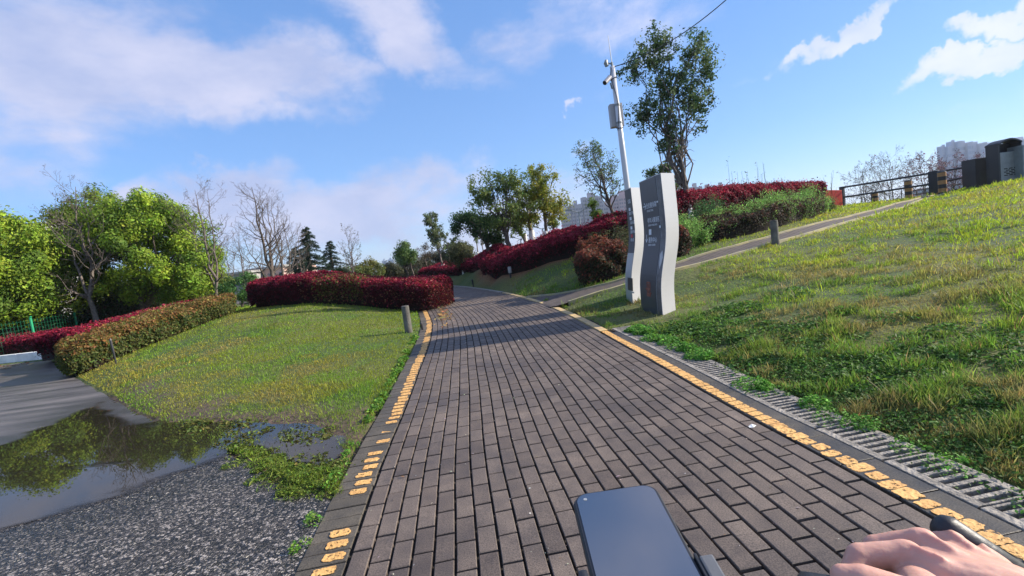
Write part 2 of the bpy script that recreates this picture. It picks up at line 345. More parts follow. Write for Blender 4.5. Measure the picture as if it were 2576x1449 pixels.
# ground colours: soil, thatch, green; red-brown litter on the planted bank
brown_poly = [(p.x, p.y) for p in redR_front[3:11]]+[(6, Yk(24)), (5, Yk(44)), (-1.6, Yk(44))]
def patch(x, y): return fbm(x*.55+3, y*.55+8, 4)
def soilmask(x, y):
    """bare wet soil along the puddle"""
    sp = sdist(x, y, puddle); sa = sdist(x, y, asph); return np.where(sa > -.1, 1-sstep(.05, .75, sp+(fbm(x*3, y*3)-.5)*.9), 0)
pt = patch(gx, gy); sm = soilmask(gx, gy)
g1 = np.array([.050, .085, .016]); g2 = np.array([.095, .105, .024]); soil = np.array([.095, .062, .042]); litter = np.array([.20, .075, .035])
t = sstep(.4, .6, pt)[:, None]; col = g1*(1-t)+g2*t
col = col*(1-sm[:, None])+soil*sm[:, None]
bm_ = (1-sstep(-.2, .4, sdist(gx, gy, brown_poly)))[:, None]; col = col*(1-bm_)+litter*bm_
far = sstep(60, 160, np.hypot(gx, gy))[:, None]; col = col*(1-far)+np.array([.05, .065, .03])*far
m_, t_, n, l, b = newmat('ground'); at = n.new('ShaderNodeAttribute'); at.attribute_name = 'Col'; b.inputs['Roughness'].default_value = .95
co = n.new('ShaderNodeTexCoord'); tx = n.new('ShaderNodeTexNoise'); tx.inputs['Scale'].default_value = 22; tx.inputs['Detail'].default_value = 10; l.new(co.outputs['Object'], tx.inputs['Vector'])
mm = n.new('ShaderNodeMix'); mm.data_type = 'RGBA'; mm.blend_type = 'MULTIPLY'; mm.inputs[0].default_value = 1
rr = n.new('ShaderNodeValToRGB'); rr.color_ramp.elements[0].position = .3; rr.color_ramp.elements[1].position = .7; rr.color_ramp.elements[0].color = (.5, .5, .5, 1); rr.color_ramp.elements[1].color = (1.4, 1.4, 1.4, 1)
l.new(tx.outputs['Fac'], rr.inputs[0]); l.new(at.outputs['Color'], mm.inputs[6]); l.new(rr.outputs[0], mm.inputs[7]); l.new(mm.outputs[2], b.inputs['Base Color'])
bp = n.new('ShaderNodeBump'); bp.inputs['Strength'].default_value = .8; bp.inputs['Distance'].default_value = .03; l.new(tx.outputs['Fac'], bp.inputs['Height']); l.new(bp.outputs[0], b.inputs['Normal'])
M_ground = m_
tag(npmesh('ground', np.c_[gx, gy, gz], quads, M_ground, cols=col, smooth=True), kind='structure')

# ------------------------------------------------------------------ bricks
def brickmat(name, c1, c2, rough=.75):
    m_, t, n, l, b = newmat(name); g = n.new('ShaderNodeNewGeometry'); r = n.new('ShaderNodeValToRGB')
    r.color_ramp.elements[0].color = (*c1, 1); r.color_ramp.elements[1].color = (*c2, 1); l.new(g.outputs['Random Per Island'], r.inputs[0])
    co = n.new('ShaderNodeTexCoord'); vals = []
    for s_, p0, p1, lo, hi in ((1.1, .35, .7, .78, 1.22), (9, .3, .7, .8, 1.15), (170, .3, .72, .5, 1.5)):
        tx = n.new('ShaderNodeTexNoise'); tx.inputs['Scale'].default_value = s_; tx.inputs['Detail'].default_value = 4; l.new(co.outputs['Object'], tx.inputs['Vector'])
        q = n.new('ShaderNodeMapRange'); q.inputs[1].default_value = p0; q.inputs[2].default_value = p1; q.inputs[3].default_value = lo; q.inputs[4].default_value = hi
        l.new(tx.outputs['Fac'], q.inputs[0]); vals.append(q.outputs[0]); last = tx
    a = n.new('ShaderNodeMath'); a.operation = 'MULTIPLY'; l.new(vals[0], a.inputs[0]); l.new(vals[1], a.inputs[1])
    a2 = n.new('ShaderNodeMath'); a2.operation = 'MULTIPLY'; l.new(a.outputs[0], a2.inputs[0]); l.new(vals[2], a2.inputs[1])
    mm = n.new('ShaderNodeVectorMath'); mm.operation = 'SCALE'; l.new(r.outputs[0], mm.inputs[0]); l.new(a2.outputs[0], mm.inputs['Scale'])
    l.new(mm.outputs[0], b.inputs['Base Color'])
    rr = n.new('ShaderNodeMapRange'); rr.inputs[1].default_value = .7; rr.inputs[2].default_value = 1.25; rr.inputs[3].default_value = rough-.2; rr.inputs[4].default_value = rough+.1
    l.new(a.outputs[0], rr.inputs[0]); l.new(rr.outputs[0], b.inputs['Roughness'])
    bp = n.new('ShaderNodeBump'); bp.inputs['Strength'].default_value = .35; bp.inputs['Distance'].default_value = .004; l.new(last.outputs['Fac'], bp.inputs['Height']); l.new(bp.outputs[0], b.inputs['Normal'])
    return m_
M_brick = brickmat('path_brick', (.092, .070, .057), (.140, .109, .088))
M_block = brickmat('border_block', (.066, .056, .042), (.104, .088, .066))
M_joint = pmat('joint_sand', (.008, .006, .005), (.018, .013, .008), .95, 30, .5)
rng = np.random.RandomState(3)
def blocks(name, rects, mat, ztop=0., dep=.035, bev=.003, jit=.0012, parent=None):
    """rects (n,4): s0, s1, d0, d1 in path coordinates -> bevelled blocks in one mesh"""
    R_ = np.array(rects); n = len(R_); V = []
    jz = rng.normal(0, jit, n)
    for (ins, dz) in ((0, -dep), (0, -bev), (bev, 0)):
        for (a, b_) in ((0, 2), (1, 2), (1, 3), (0, 3)):
            s = R_[:, a]+(ins if a == 0 else -ins); d = R_[:, b_]+(ins if b_ == 2 else -ins)
            x, y = pathpt(s, d); tilt = rng.normal(0, .0006, n); V.append(np.c_[x, y, np.full(n, ztop+dz)+jz+(tilt if dz == 0 else 0)])
    V = np.stack(V, 1).reshape(-1, 3); o = (np.arange(n)*12)[:, None]; F_ = [(8, 9, 10, 11)]
    for lv in (0, 4):
        for k in range(4): F_.append((lv+k, lv+(k+1) % 4, lv+4+(k+1) % 4, lv+4+k))
    Q = np.concatenate([o+np.array(f)[None] for f in F_]);
    Q = Q[:, ::-1]
    return npmesh(name, V, Q, mat, parent)
rects = []; NC = 25; cw = 2*HW/NC; smax = seg[-1]-.3
for c in range(NC):
    s = .1+(c % 2)*.1+rng.uniform(-.014, .014)
    while s < smax:
        Lb = .2
        rects.append((s+.0062, s+Lb-.0062+rng.uniform(-.002, .001), -HW+c*cw+.0055+rng.uniform(-.001, .001), -HW+(c+1)*cw-.0055+rng.uniform(-.001, .001))); s += Lb
tag(blocks('paved_path', rects, M_brick), kind='structure')
# joint bed under the bricks
ss = np.arange(.05, smax, .25); xl, yl = pathpt(ss, -HW-BW); xr, yr = pathpt(ss, HW+.2)
V = np.r_[np.c_[xl, yl, np.full(len(ss), -.020)], np.c_[xr, yr, np.full(len(ss), -.020)]]; k = np.arange(len(ss)-1); n_ = len(ss)
tag(npmesh('path_bed', V, np.c_[k, k+n_, k+n_+1, k+1], M_joint), kind='structure')
# left border: blocks laid across, right kerb row
rects = []; s = .1
while s < smax: rects.append((s+.003, s+.0955, -HW-BW, -HW-.012+rng.uniform(-.004, .002))); s += .0985
tag(blocks('path_border', rects, M_block, -.002), kind='structure')
LB = [r for r in rects]
rects = []; s = .22
while s < S_GR-.3: rects.append((s+.003, s+.297, HW+.012, HW+.197)); s += .30
tag(blocks('kerb_row', rects, brickmat('kerb_block', (.050, .043, .034), (.075, .064, .050), .6), .002, jit=.0006), kind='structure')
# worn yellow paint
M_yellow = pmat('yellow_paint', (.74, .43, .14), (.60, .32, .10), .7, 14, .5, 50)
def chip(m_, thr):
    t = m_.node_tree; n = t.nodes; l = t.links; b = n['Principled BSDF']; co = n.new('ShaderNodeTexCoord'); tx = n.new('ShaderNodeTexNoise'); tx.inputs['Scale'].default_value = 38; tx.inputs['Detail'].default_value = 9; tx.inputs['Roughness'].default_value = .72; l.new(co.outputs['Object'], tx.inputs['Vector'])
    q = n.new('ShaderNodeMapRange'); q.inputs[1].default_value = thr; q.inputs[2].default_value = thr+.035; l.new(tx.outputs['Fac'], q.inputs[0]); tr = n.new('ShaderNodeBsdfTransparent'); ms = n.new('ShaderNodeMixShader'); l.new(q.outputs[0], ms.inputs[0]); l.new(tr.outputs[0], ms.inputs[1]); l.new(b.outputs[0], ms.inputs[2]); l.new(ms.outputs[0], n['Material Output'].inputs[0])
chip(M_yellow, .40)
def blob(s, d, ls, ld, n=14, rg=.22):
    n = 26; a = np.linspace(0, 2*np.pi, n, endpoint=False); q = (np.abs(np.cos(a))**9+np.abs(np.sin(a))**9)**(-1/9)
    wob = sum(np.cos(k_*a+rng.rand()*6.3)*rng.rand()/k_**.5 for k_ in (2, 3, 4, 6)); r = q*(1-rg*.55*np.abs(wob)-rg*.25*rng.rand(n)**3); return pathpt(s+np.cos(a)*r*ls, d+np.sin(a)*r*ld)
def paint(name, blobs, z0_):
    V = []; P = []
    for bi, (x, y) in enumerate(blobs):
        n = len(x); o = len(V); z = z0_+.0004*(bi % 4); V += [(x[i], y[i], z) for i in range(n)]; V += [(x[i], y[i], z-.002) for i in range(n)]
        P.append(tuple(range(o, o+n))); P += [(o+i, o+n+i, o+n+(i+1) % n, o+(i+1) % n) for i in range(n)]
    me = bpy.data.meshes.new(name); me.from_pydata(V, [], P); me.materials.append(M_yellow); o = bpy.data.objects.new(name, me); C.objects.link(o); tag(o, kind='structure'); return o
bl = []; missing_y = [(3.42, 3.95)]
yc = [pathpt((r[0]+r[1])/2, -HW-BW/2)[1] for r in LB]
for r, y in zip(LB, yc):
    if y > 21 and y < 60 and y > 21: continue
    y = (y+.057)/KF; near = y < 4.9; mid = 4.9 <= y < 5.9
    if any(a < y < b for a, b in missing_y): continue
    pr = .86 if near else (.75 if mid else .96)
    if rng.rand() > pr and y > 3.3: continue
    k = .8 if near else (.75 if mid else .98)
    bl.append(blob((r[0]+r[1])/2, -HW-.055-.02*rng.rand() if y > 4.9 else -HW-.085+rng.uniform(-.012, .012), .043*k*(.8+.25*rng.rand()), .052*(1.0 if near else .95), rg=.42 if y < 6 else .24))
paint('yellow_edge_line_left', bl, .0012)
bl = []; s = .25
while s < S_GR-.1:
    y = (pathpt(s, HW)[1]+.057)/KF; near = y < 4
    if near:
        for q in range(1): bl.append(blob(s+.04+rng.uniform(-.004, .004), HW+.062+rng.uniform(-.008, .01), .041*(.78+.34*rng.rand()), .048*(.8+.3*rng.rand()), 18, .34))
        pass
    else: bl.append(blob(s+.037, HW+.062, .0365, .046*(.9+.12*rng.rand()), 14, .16))
    s += .079
paint('yellow_edge_line_right', bl, .0050)
# beyond the drain: a flat concrete edging strip, yellow up to the branch then bare
def strip(name, s0, s1, d0, d1, z0, z1, mat, joint=0.):
    ss = np.arange(s0, s1, .2); a = []
    for d, z in ((d0, z0), (d0, z1), (d1, z1), (d1, z0)):
        x, y = pathpt(ss, d); a.append(np.c_[x, y, np.full(len(ss), z)])
    V = np.concatenate(a); n = len(ss); k = np.arange(n-1); Q = [np.c_[i*n+k, (i+1)*n+k, (i+1)*n+k+1, i*n+k+1] for i in range(3)]
    return npmesh(name, V, np.concatenate(Q), mat)
M_edgey = pmat('worn_yellow_edging', (.58, .40, .17), (.36, .28, .17), .85, 6, .3, 40, cr_=(.42, .62))
M_edgec = pmat('pale_edging', (.30, .28, .25), (.18, .17, .15), .9, 6, .3, 40)
s_y = float(np.interp(Yk(20.5), PC[:, 1], seg))
tag(strip('edging_yellow', S_GR-.12, s_y, HW+.012, HW+.115, -.06, .012, M_edgey), kind='structure')
tag(strip('edging_bare', s_y, smax, HW+.012, HW+.115, -.06, .012, M_edgec), kind='structure')

# branch path up the bank: surface sheet and its two edgings
def resamp(P, n):
    P = np.array([tuple(p) for p in P]); d = np.r_[0, np.cumsum(np.linalg.norm(np.diff(P, axis=0), axis=1))]; u = np.linspace(0, d[-1], n)
    return np.c_[np.interp(u, d, P[:, 0]), np.interp(u, d, P[:, 1]), np.interp(u, d, P[:, 2])]
nb = 90; bf = resamp(BF, nb); bn = resamp(BN[:], nb)
V = []; K_ = 7
for j in range(K_):
    f = j/(K_-1); p = bf*(1-f)+bn*f; p[:, 2] = Hraw(p[:, 0], p[:, 1])+.012; V.append(p)
V = np.array(V); ends = V[:, :3, 2]; V[:, 0, 2] = -.004; V[:, 1, 2] = np.minimum(V[:, 1, 2], .02)
k = np.arange(nb-1); Q = np.concatenate([np.c_[j*nb+k, (j+1)*nb+k, (j+1)*nb+k+1, j*nb+k+1] for j in range(K_-1)])
def brickflat(name, c1, c2, c3):
    m_, t, n, l, b = newmat(name); co = n.new('ShaderNodeTexCoord'); br = n.new('ShaderNodeTexBrick'); mp = n.new('ShaderNodeMapping'); mp.inputs['Rotation'].default_value = (0, 0, rad(-40))
    l.new(co.outputs['Object'], mp.inputs[0]); l.new(mp.outputs[0], br.inputs['Vector']); br.inputs['Color1'].default_value = (*c1, 1); br.inputs['Color2'].default_value = (*c2, 1); br.inputs['Mortar'].default_value = (*c3, 1)
    br.inputs['Scale'].default_value = 1; br.inputs['Brick Width'].default_value = .3; br.inputs['Row Height'].default_value = .15; br.inputs['Mortar Size'].default_value = .012
    l.new(br.outputs['Color'], b.inputs['Base Color']); b.inputs['Roughness'].default_value = .85; return m_
tag(npmesh('branch_path', V.reshape(-1, 3), Q, brickflat('branch_brick', (.085, .066, .055), (.11, .086, .073), (.03, .025, .02))), kind='structure')
for nm, P, sgn in (('branch_edging_far', bf, 1), ('branch_edging_near', bn[3:], -1)):
    t = np.gradient(P[:, :2], axis=0); t /= np.linalg.norm(t, axis=1)[:, None]; nr = np.c_[-t[:, 1], t[:, 0]]*sgn
    z = Hraw(P[:, 0], P[:, 1]); a = []
    if nm == 'branch_edging_far': z[0] = 0
    for o_, dz in ((0, -.05), (0, .045), (.09, .045), (.09, -.05)): a.append(np.c_[P[:, :2]+nr*o_, z+dz])
    n = len(P); k = np.arange(n-1); tag(npmesh(nm, np.concatenate(a), np.concatenate([np.c_[i*n+k, (i+1)*n+k, (i+1)*n+k+1, i*n+k+1] for i in range(3)]), pmat('edging_yellowed', (.42, .36, .17), (.27, .25, .18), .85, 3, .2)), kind='structure')

# ------------------------------------------------------------------ asphalt yard and puddle
def asphmat():
    m_, t, n, l, b = newmat('wet_asphalt'); co = n.new('ShaderNodeTexCoord')
    v = n.new('ShaderNodeTexVoronoi'); v.inputs['Scale'].default_value = 72; l.new(co.outputs['Object'], v.inputs['Vector'])
    v2 = n.new('ShaderNodeTexVoronoi'); v2.feature = 'DISTANCE_TO_EDGE'; v2.inputs['Scale'].default_value = 72; l.new(co.outputs['Object'], v2.inputs['Vector'])
    hs = n.new('ShaderNodeSeparateColor'); l.new(v.outputs['Color'], hs.inputs[0])
    r = n.new('ShaderNodeValToRGB'); e = r.color_ramp; e.elements[0].color = (.014, .013, .012, 1); e.elements[1].color = (.40, .355, .315, 1); e.elements[0].position = .2; e.elements[1].position = 1
    e.elements.new(.62).color = (.10, .088, .078, 1); l.new(hs.outputs[0], r.inputs[0])
    ed = n.new('ShaderNodeMapRange'); ed.inputs[1].default_value = .0; ed.inputs[2].default_value = .22; ed.inputs[3].default_value = .25; ed.inputs[4].default_value = 1.; l.new(v2.outputs['Distance'], ed.inputs[0])
    sc_ = n.new('ShaderNodeVectorMath'); sc_.operation = 'SCALE'; l.new(r.outputs[0], sc_.inputs[0]); l.new(ed.outputs[0], sc_.inputs['Scale'])
    # worn smooth, grey streaked surface away from the loose stone corner: attribute 'Col'.r
    at = n.new('ShaderNodeAttribute'); at.attribute_name = 'Col'; sp = n.new('ShaderNodeSeparateColor'); l.new(at.outputs['Color'], sp.inputs[0])
    mp = n.new('ShaderNodeMapping'); mp.inputs['Scale'].default_value = (.28, 2.2, 1); mp.inputs['Rotation'].default_value = (0, 0, rad(6)); l.new(co.outputs['Object'], mp.inputs[0])
    tx = n.new('ShaderNodeTexNoise'); tx.inputs['Scale'].default_value = 1.6; tx.inputs['Detail'].default_value = 8; tx.inputs['Roughness'].default_value = .65; l.new(mp.outputs[0], tx.inputs['Vector'])
    r2 = n.new('ShaderNodeValToRGB'); r2.color_ramp.elements[0].position = .35; r2.color_ramp.elements[1].position = .75; r2.color_ramp.elements[0].color = (.032, .028, .025, 1); r2.color_ramp.elements[1].color = (.20, .178, .162, 1); l.new(tx.outputs['Fac'], r2.inputs[0])
    mx = n.new('ShaderNodeMix'); mx.data_type = 'RGBA'; l.new(sp.outputs[0], mx.inputs[0]); l.new(sc_.outputs[0], mx.inputs[6]); l.new(r2.outputs[0], mx.inputs[7]); wm = n.new('ShaderNodeMapRange'); wm.inputs[3].default_value = 1.; wm.inputs[4].default_value = .5; l.new(sp.outputs[1], wm.inputs[0]); ws = n.new('ShaderNodeVectorMath'); ws.operation = 'SCALE'; l.new(mx.outputs[2], ws.inputs[0]); l.new(wm.outputs[0], ws.inputs['Scale']); l.new(ws.outputs[0], b.inputs['Base Color'])
    rg = n.new('ShaderNodeMapRange'); rg.inputs[1].default_value = .3; rg.inputs[2].default_value = .7; rg.inputs[3].default_value = .3; rg.inputs[4].default_value = .65; l.new(tx.outputs['Fac'], rg.inputs[0]); wr_ = n.new('ShaderNodeMath'); wr_.operation = 'MULTIPLY'; l.new(rg.outputs[0], wr_.inputs[0]); wq = n.new('ShaderNodeMapRange'); wq.inputs[3].default_value = 1.; wq.inputs[4].default_value = .75; l.new(sp.outputs[1], wq.inputs[0]); l.new(wq.outputs[0], wr_.inputs[1]); l.new(wr_.outputs[0], b.inputs['Roughness'])
    hh = n.new('ShaderNodeMath'); hh.operation = 'MULTIPLY'; l.new(ed.outputs[0], hh.inputs[0]); l.new(hs.outputs[1], hh.inputs[1])
    st = n.new('ShaderNodeMapRange'); st.inputs[3].default_value = 1.; st.inputs[4].default_value = .15; l.new(sp.outputs[0], st.inputs[0])
    bp = n.new('ShaderNodeBump'); bp.inputs['Distance'].default_value = .012; l.new(st.outputs[0], bp.inputs['Strength']); l.new(hh.outputs[0], bp.inputs['Height']); l.new(bp.outputs[0], b.inputs['Normal'])
    return m_
def polysheet(name, poly, z, mat, st, xr, yr, colf=None, zf=None):
    xs = np.arange(*xr, st); ys = np.arange(*yr, st); X, Y = np.meshgrid(xs, ys); x = X.ravel(); y = Y.ravel()
    s = sdist(x, y, poly); ins = s < st*.9
    # pull outer vertices onto the outline
    g = 1e-3; out = ins & (s > 0)
    if out.any():
        dx = (sdist(x[out]+g, y[out], poly)-s[out])/g; dy = (sdist(x[out], y[out]+g, poly)-s[out])/g
        x[out] -= dx*s[out]; y[out] -= dy*s[out]
    idx = -np.ones(len(x), int); idx[ins] = np.arange(ins.sum()); I = idx.reshape(X.shape)
    q = np.stack([I[:-1, :-1], I[:-1, 1:], I[1:, 1:], I[1:, :-1]], -1).reshape(-1, 4); q = q[(q >= 0).all(1)]
    x, y = x[ins], y[ins]; return npmesh(name, np.c_[x, y, np.full(len(x), z)], q, mat, cols=colf(x, y) if colf else None)
def ascol(x, y):
    r = sstep(5.0, 7.2, np.hypot(x+1.0, (y+.057)/KF-1.0)+(fbm(x*.8, y*.8)-.5)*2.2); wt = 1-sstep(-.05, .75, sdist(x, y, puddle)+(fbm(x*1.5, y*3)-.5)*.6); return np.c_[r, wt, r]
tag(polysheet('asphalt_yard', asph, -.010, asphmat(), .1, (-12, -.5), (-6, 13), ascol), kind='structure')
far_as = [(-12, -8), (-12, Yk(18.6)), (-40, Yk(19.6)), (-40, -8)]
tag(polysheet('asphalt_road', far_as, -.012, bpy.data.materials['wet_asphalt'], .8, (-40, -11.6), (-8, 14), lambda x, y: np.tile([1., 0., 1.], (len(x), 1))), kind='structure')
def pudmat():
    m_, t, n, l, b = newmat('puddle_water'); b.inputs['Base Color'].default_value = (.022, .019, .013, 1); b.inputs['Roughness'].default_value = .015; b.inputs['IOR'].default_value = 1.33; b.inputs['Specular IOR Level'].default_value = .5
    at = n.new('ShaderNodeAttribute'); at.attribute_name = 'Col'; sp = n.new('ShaderNodeSeparateColor'); l.new(at.outputs['Color'], sp.inputs[0])
    co = n.new('ShaderNodeTexCoord'); mp = n.new('ShaderNodeMapping'); mp.inputs['Scale'].default_value = (.6, 1.6, 1); l.new(co.outputs['Object'], mp.inputs[0])
    tx = n.new('ShaderNodeTexNoise'); tx.inputs['Scale'].default_value = 3.2; tx.inputs['Detail'].default_value = 9; l.new(mp.outputs[0], tx.inputs['Vector'])
    a = n.new('ShaderNodeMath'); a.operation = 'ADD'; l.new(sp.outputs[0], a.inputs[0]); s_ = n.new('ShaderNodeMath'); s_.operation = 'MULTIPLY_ADD'; s_.inputs[1].default_value = .7; s_.inputs[2].default_value = -.35
    l.new(tx.outputs['Fac'], s_.inputs[0]); l.new(s_.outputs[0], a.inputs[1])
    r = n.new('ShaderNodeMapRange'); r.interpolation_type = 'SMOOTHSTEP'; r.inputs[1].default_value = .12; r.inputs[2].default_value = .42; l.new(a.outputs[0], r.inputs[0])
    tr = n.new('ShaderNodeBsdfTransparent'); ms = n.new('ShaderNodeMixShader'); l.new(r.outputs[0], ms.inputs[0]); l.new(tr.outputs[0], ms.inputs[1]); l.new(b.outputs[0], ms.inputs[2]); l.new(ms.outputs[0], n['Material Output'].inputs[0])
    return m_
bandc = [tuple(G(*p)[:2]) for p in [(-300, 1250), (0, 1195), (120, 1178), (250, 1170), (330, 1160)]]
def pudcol(x, y):
    d = -sdist(x, y, puddle); d = d+(fbm(x*2.6, y*4)-.5)*.22; ia = sstep(-.05, .1, -sdist(x, y, asph)); r = np.clip(d/(.16+.42*ia), 0, 1); bd = distline(x, y, bandc); r = r-.75*np.exp(-(bd/.10)**2); return np.c_[r, r, r]
tag(polysheet('puddle', puddle, -.004, pudmat(), .06, (-9, -.9), (.5, 7), pudcol), kind='structure')
# roadside kerb at the far side of the yard
kb = MB(); a = G(-500, 967); b_ = G(122, 902)
kd = (b_-a).normalized(); kn = Vector((-kd.y, kd.x, 0))
a = a-kd*12
L_ = (b_-a).length; nk = int(L_/1.0)
kbv = MB()
for i in range(nk): kbv.frame(a, kd, kn, Vector((0, 0, 1)), (i*1.0+.004, 0, -.05), ((i+1)*1.0-.004, .14, .21))
o = kbv.build('kerb', M_kerbw, bevel=.012); tag(o, kind='structure')
KERB = (a, b_, kn)
# ------------------------------------------------------------------ foliage makers
def rn(n): 
    v = rng.normal(size=(n, 3)); return v/np.linalg.norm(v, axis=1)[:, None]
def leafquads(P, Nn, size, asp=.55, fold=.15, updown=None):
    n = len(P); Nn = Nn/np.linalg.norm(Nn, axis=1)[:, None]
    t = np.cross(Nn, rn(n)); t /= np.linalg.norm(t, axis=1)[:, None]+1e-9
    if updown is not None: t = t+updown; t /= np.linalg.norm(t, axis=1)[:, None]
    b = np.cross(Nn, t); s = np.asarray(size).reshape(-1, 1) if np.ndim(size) else size
    V = np.stack([P-t*s, P+b*s*asp+Nn*s*fold, P+t*s, P-b*s*asp+Nn*s*fold], 1).reshape(-1, 3)
    return V, np.arange(4*n).reshape(-1, 4)
def jitcol(c, n, v=.25, h=.12):
    """n colours round the base colours c (k,3): brightness and hue jitter; four vertices each"""
    c = np.atleast_2d(c); c = c[rng.randint(len(c), size=n)] if len(c) != n else c
    k = np.exp(rng.normal(0, v, (n, 1)))*np.exp(rng.normal(0, h, (n, 3))); return np.repeat(np.clip(c*k, 0, .9), 4, axis=0)
def leaves(name, P, Nn, size, cols, parent, asp=.55, mat=None, v=.25, h=.1, fold=.15, updown=None, origin=None):
    V, Q = leafquads(P, Nn, size, asp, fold, updown); return npmesh(name, V, Q, mat or M_leaf, parent, jitcol(cols, len(P), v, h), origin=origin)

# ------------------------------------------------------------------ grass
bpoly = [(p.x, p.y) for p in BF[1:]]+[(p.x, p.y) for p in BN[::-1]]
def grass(name, n, rmin, rmax, amin, amax, hgt, label=None, colfn=None, dens=None, wmul=1., lean=.55):
    r = rmin*np.exp(rng.rand(n)*math.log(rmax/rmin)); a = rng.uniform(rad(amin), rad(amax), n); x = r*np.sin(a); y = r*np.cos(a)
    off, s = pathcoord(x, y); ok = (off > HW+.13) | (off < -HW-BW+.01)
    ok &= ~((s < S_GR+.05) & (off > 0) & (off < HW+.2+.255+.03*rng.randn(n)))
    sa = sdist(x, y, asph); ok &= sa > .0+.03*rng.randn(n); ok &= ~((x < -12) & (y < Yk(19.2))); ok &= sdist(x, y, bpoly) > .02
    sp = sdist(x, y, puddle); pn = fbm(x*5, y*5); inw = sp < 0.04
    tongue = (1-sstep(.0, .35, sa))*1.0
    ok &= ~(inw & (rng.rand(n) > .10+.9*(pn > .62)+.75*tongue))
    sm = soilmask(x, y); ok &= ~((~inw) & (rng.rand(n) < sm*.72*(1-tongue)))
    ok &= sdist(x, y, brown_poly) > .1
    if dens is not None: ok &= rng.rand(n) < dens(x, y)
    x, y, r = x[ok], y[ok], r[ok]; n = len(x); z = H(x, y); pt = patch(x, y)
    hh = hgt(x, y)*np.exp(rng.normal(0, .35, n))*(1+np.clip((r-7)/40, 0, .5)); wd = np.maximum(.0014, r*.00052)*wmul*np.exp(rng.normal(0, .25, n))
    az = rng.rand(n)*2*np.pi; ln = hh*lean*rng.rand(n)*1.6; la = rng.rand(n)*2*np.pi
    P0 = np.c_[x, y, z-.01]; T = P0+np.c_[np.cos(la)*ln, np.sin(la)*ln, hh]; Mid = P0*.55+T*.45+np.c_[np.zeros(n), np.zeros(n), hh*.12]; sd_ = np.c_[np.cos(az)*wd, np.sin(az)*wd, np.zeros(n)]
    V = np.stack([P0, Mid+sd_, T, Mid-sd_], 1).reshape(-1, 3)
    c = colfn(x, y, pt)*np.exp(rng.normal(0, .28, (n, 1)))*np.exp(rng.normal(0, .08, (n, 3))); c = np.repeat(np.clip(c, 0, .8), 4, axis=0)
    o = npmesh(name, V, np.arange(4*n).reshape(-1, 4), M_grass, cols=c); tag(o, label, 'grass', kind='stuff'); return o
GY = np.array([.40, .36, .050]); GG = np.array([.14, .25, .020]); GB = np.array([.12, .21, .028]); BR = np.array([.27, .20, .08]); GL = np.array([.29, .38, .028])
def mixc(a, b, t): t = t[:, None]; return a*(1-t)+b*t
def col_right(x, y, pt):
    # yellow-green crest, darker green towards the foot of the bank, with brown thatch
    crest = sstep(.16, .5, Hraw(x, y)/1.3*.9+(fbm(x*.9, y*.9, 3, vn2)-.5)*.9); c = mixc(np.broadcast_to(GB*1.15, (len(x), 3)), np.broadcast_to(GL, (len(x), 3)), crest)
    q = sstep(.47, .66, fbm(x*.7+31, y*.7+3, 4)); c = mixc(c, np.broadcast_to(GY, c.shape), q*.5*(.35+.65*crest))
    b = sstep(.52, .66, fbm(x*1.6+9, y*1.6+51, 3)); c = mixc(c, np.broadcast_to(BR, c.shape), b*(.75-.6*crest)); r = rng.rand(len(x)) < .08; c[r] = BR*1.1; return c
def col_left(x, y, pt):
    # green towards the hedge and path, thin straw-coloured in the middle
    d = sdist(x, y, puddle); t = sstep(.40, .60, fbm(x*.5+7, y*.5+2, 4)+.08-.12*np.clip(((y+.057)/KF-9)/6, -1, 1.6)); off, s = pathcoord(x, y); t = t*sstep(.0, 1.4, -off-HW-BW)
    c = mixc(np.broadcast_to(GL*.68, (len(x), 3)), np.broadcast_to(GY*.70, (len(x), 3)), t); b = sstep(.5, .68, fbm(x*2.1, y*2.1+40, 3)); c = mixc(c, np.broadcast_to(BR, c.shape), b*.5*t)
    g = sstep(.52, .66, fbm(x*1.8+77, y*1.8, 3)); c = mixc(c, np.broadcast_to(GG*1.1, c.shape), g*.85); w_ = 1-sstep(0, .5, d); c = mixc(c, np.broadcast_to(GG, c.shape), w_*.6); return c
tag_r = 'thick uneven lawn on the bank right of the path, yellow-green on top, weedy and brown below'
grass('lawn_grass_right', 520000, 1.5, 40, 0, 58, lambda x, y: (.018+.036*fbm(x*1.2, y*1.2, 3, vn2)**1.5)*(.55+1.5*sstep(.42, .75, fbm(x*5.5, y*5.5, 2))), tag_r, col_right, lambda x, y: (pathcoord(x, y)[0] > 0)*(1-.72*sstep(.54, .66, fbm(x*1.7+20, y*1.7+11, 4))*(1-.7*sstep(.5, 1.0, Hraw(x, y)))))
grass('lawn_grass_left', 480000, 1.6, 36, -56, 6, lambda x, y: .017+.02*fbm(x*1.2, y*1.2, 3, vn2), 'short patchy lawn on the mound left of the path', col_left, lambda x, y: (pathcoord(x, y)[0] < 0)*1.0)
# broad-leaved weeds at the foot of the right bank, over the drain and along the left border
def weeds(name, cx, cy, rad_, n, hgt, cols, label, sz=.016, asp=.55):
    P = []
    for (x0, y0, r0, k) in zip(cx, cy, rad_, n):
        a = rng.rand(k)*2*np.pi; q = r0*np.sqrt(rng.rand(k)); P.append(np.c_[x0+q*np.cos(a), y0+q*np.sin(a), np.maximum(.006, hgt*rng.rand(k)*(1-.7*(q/r0)**2))])
    P = np.concatenate(P); P[:, 2] += np.maximum(H(P[:, 0], P[:, 1], True), -.012)
    rr_ = np.hypot(P[:, 0], P[:, 1]); Nn = rn(len(P))*.8+np.array([0, 0, 1.]); V, Q = leafquads(P, Nn, sz*np.exp(rng.normal(0, .3, len(P)))*np.clip(rr_/3.6, .75, 2.5), asp)
    o = npmesh(name, V, Q, M_leaf, cols=jitcol(cols, len(P), .3, .1)); tag(o, label, 'weeds', kind='stuff')
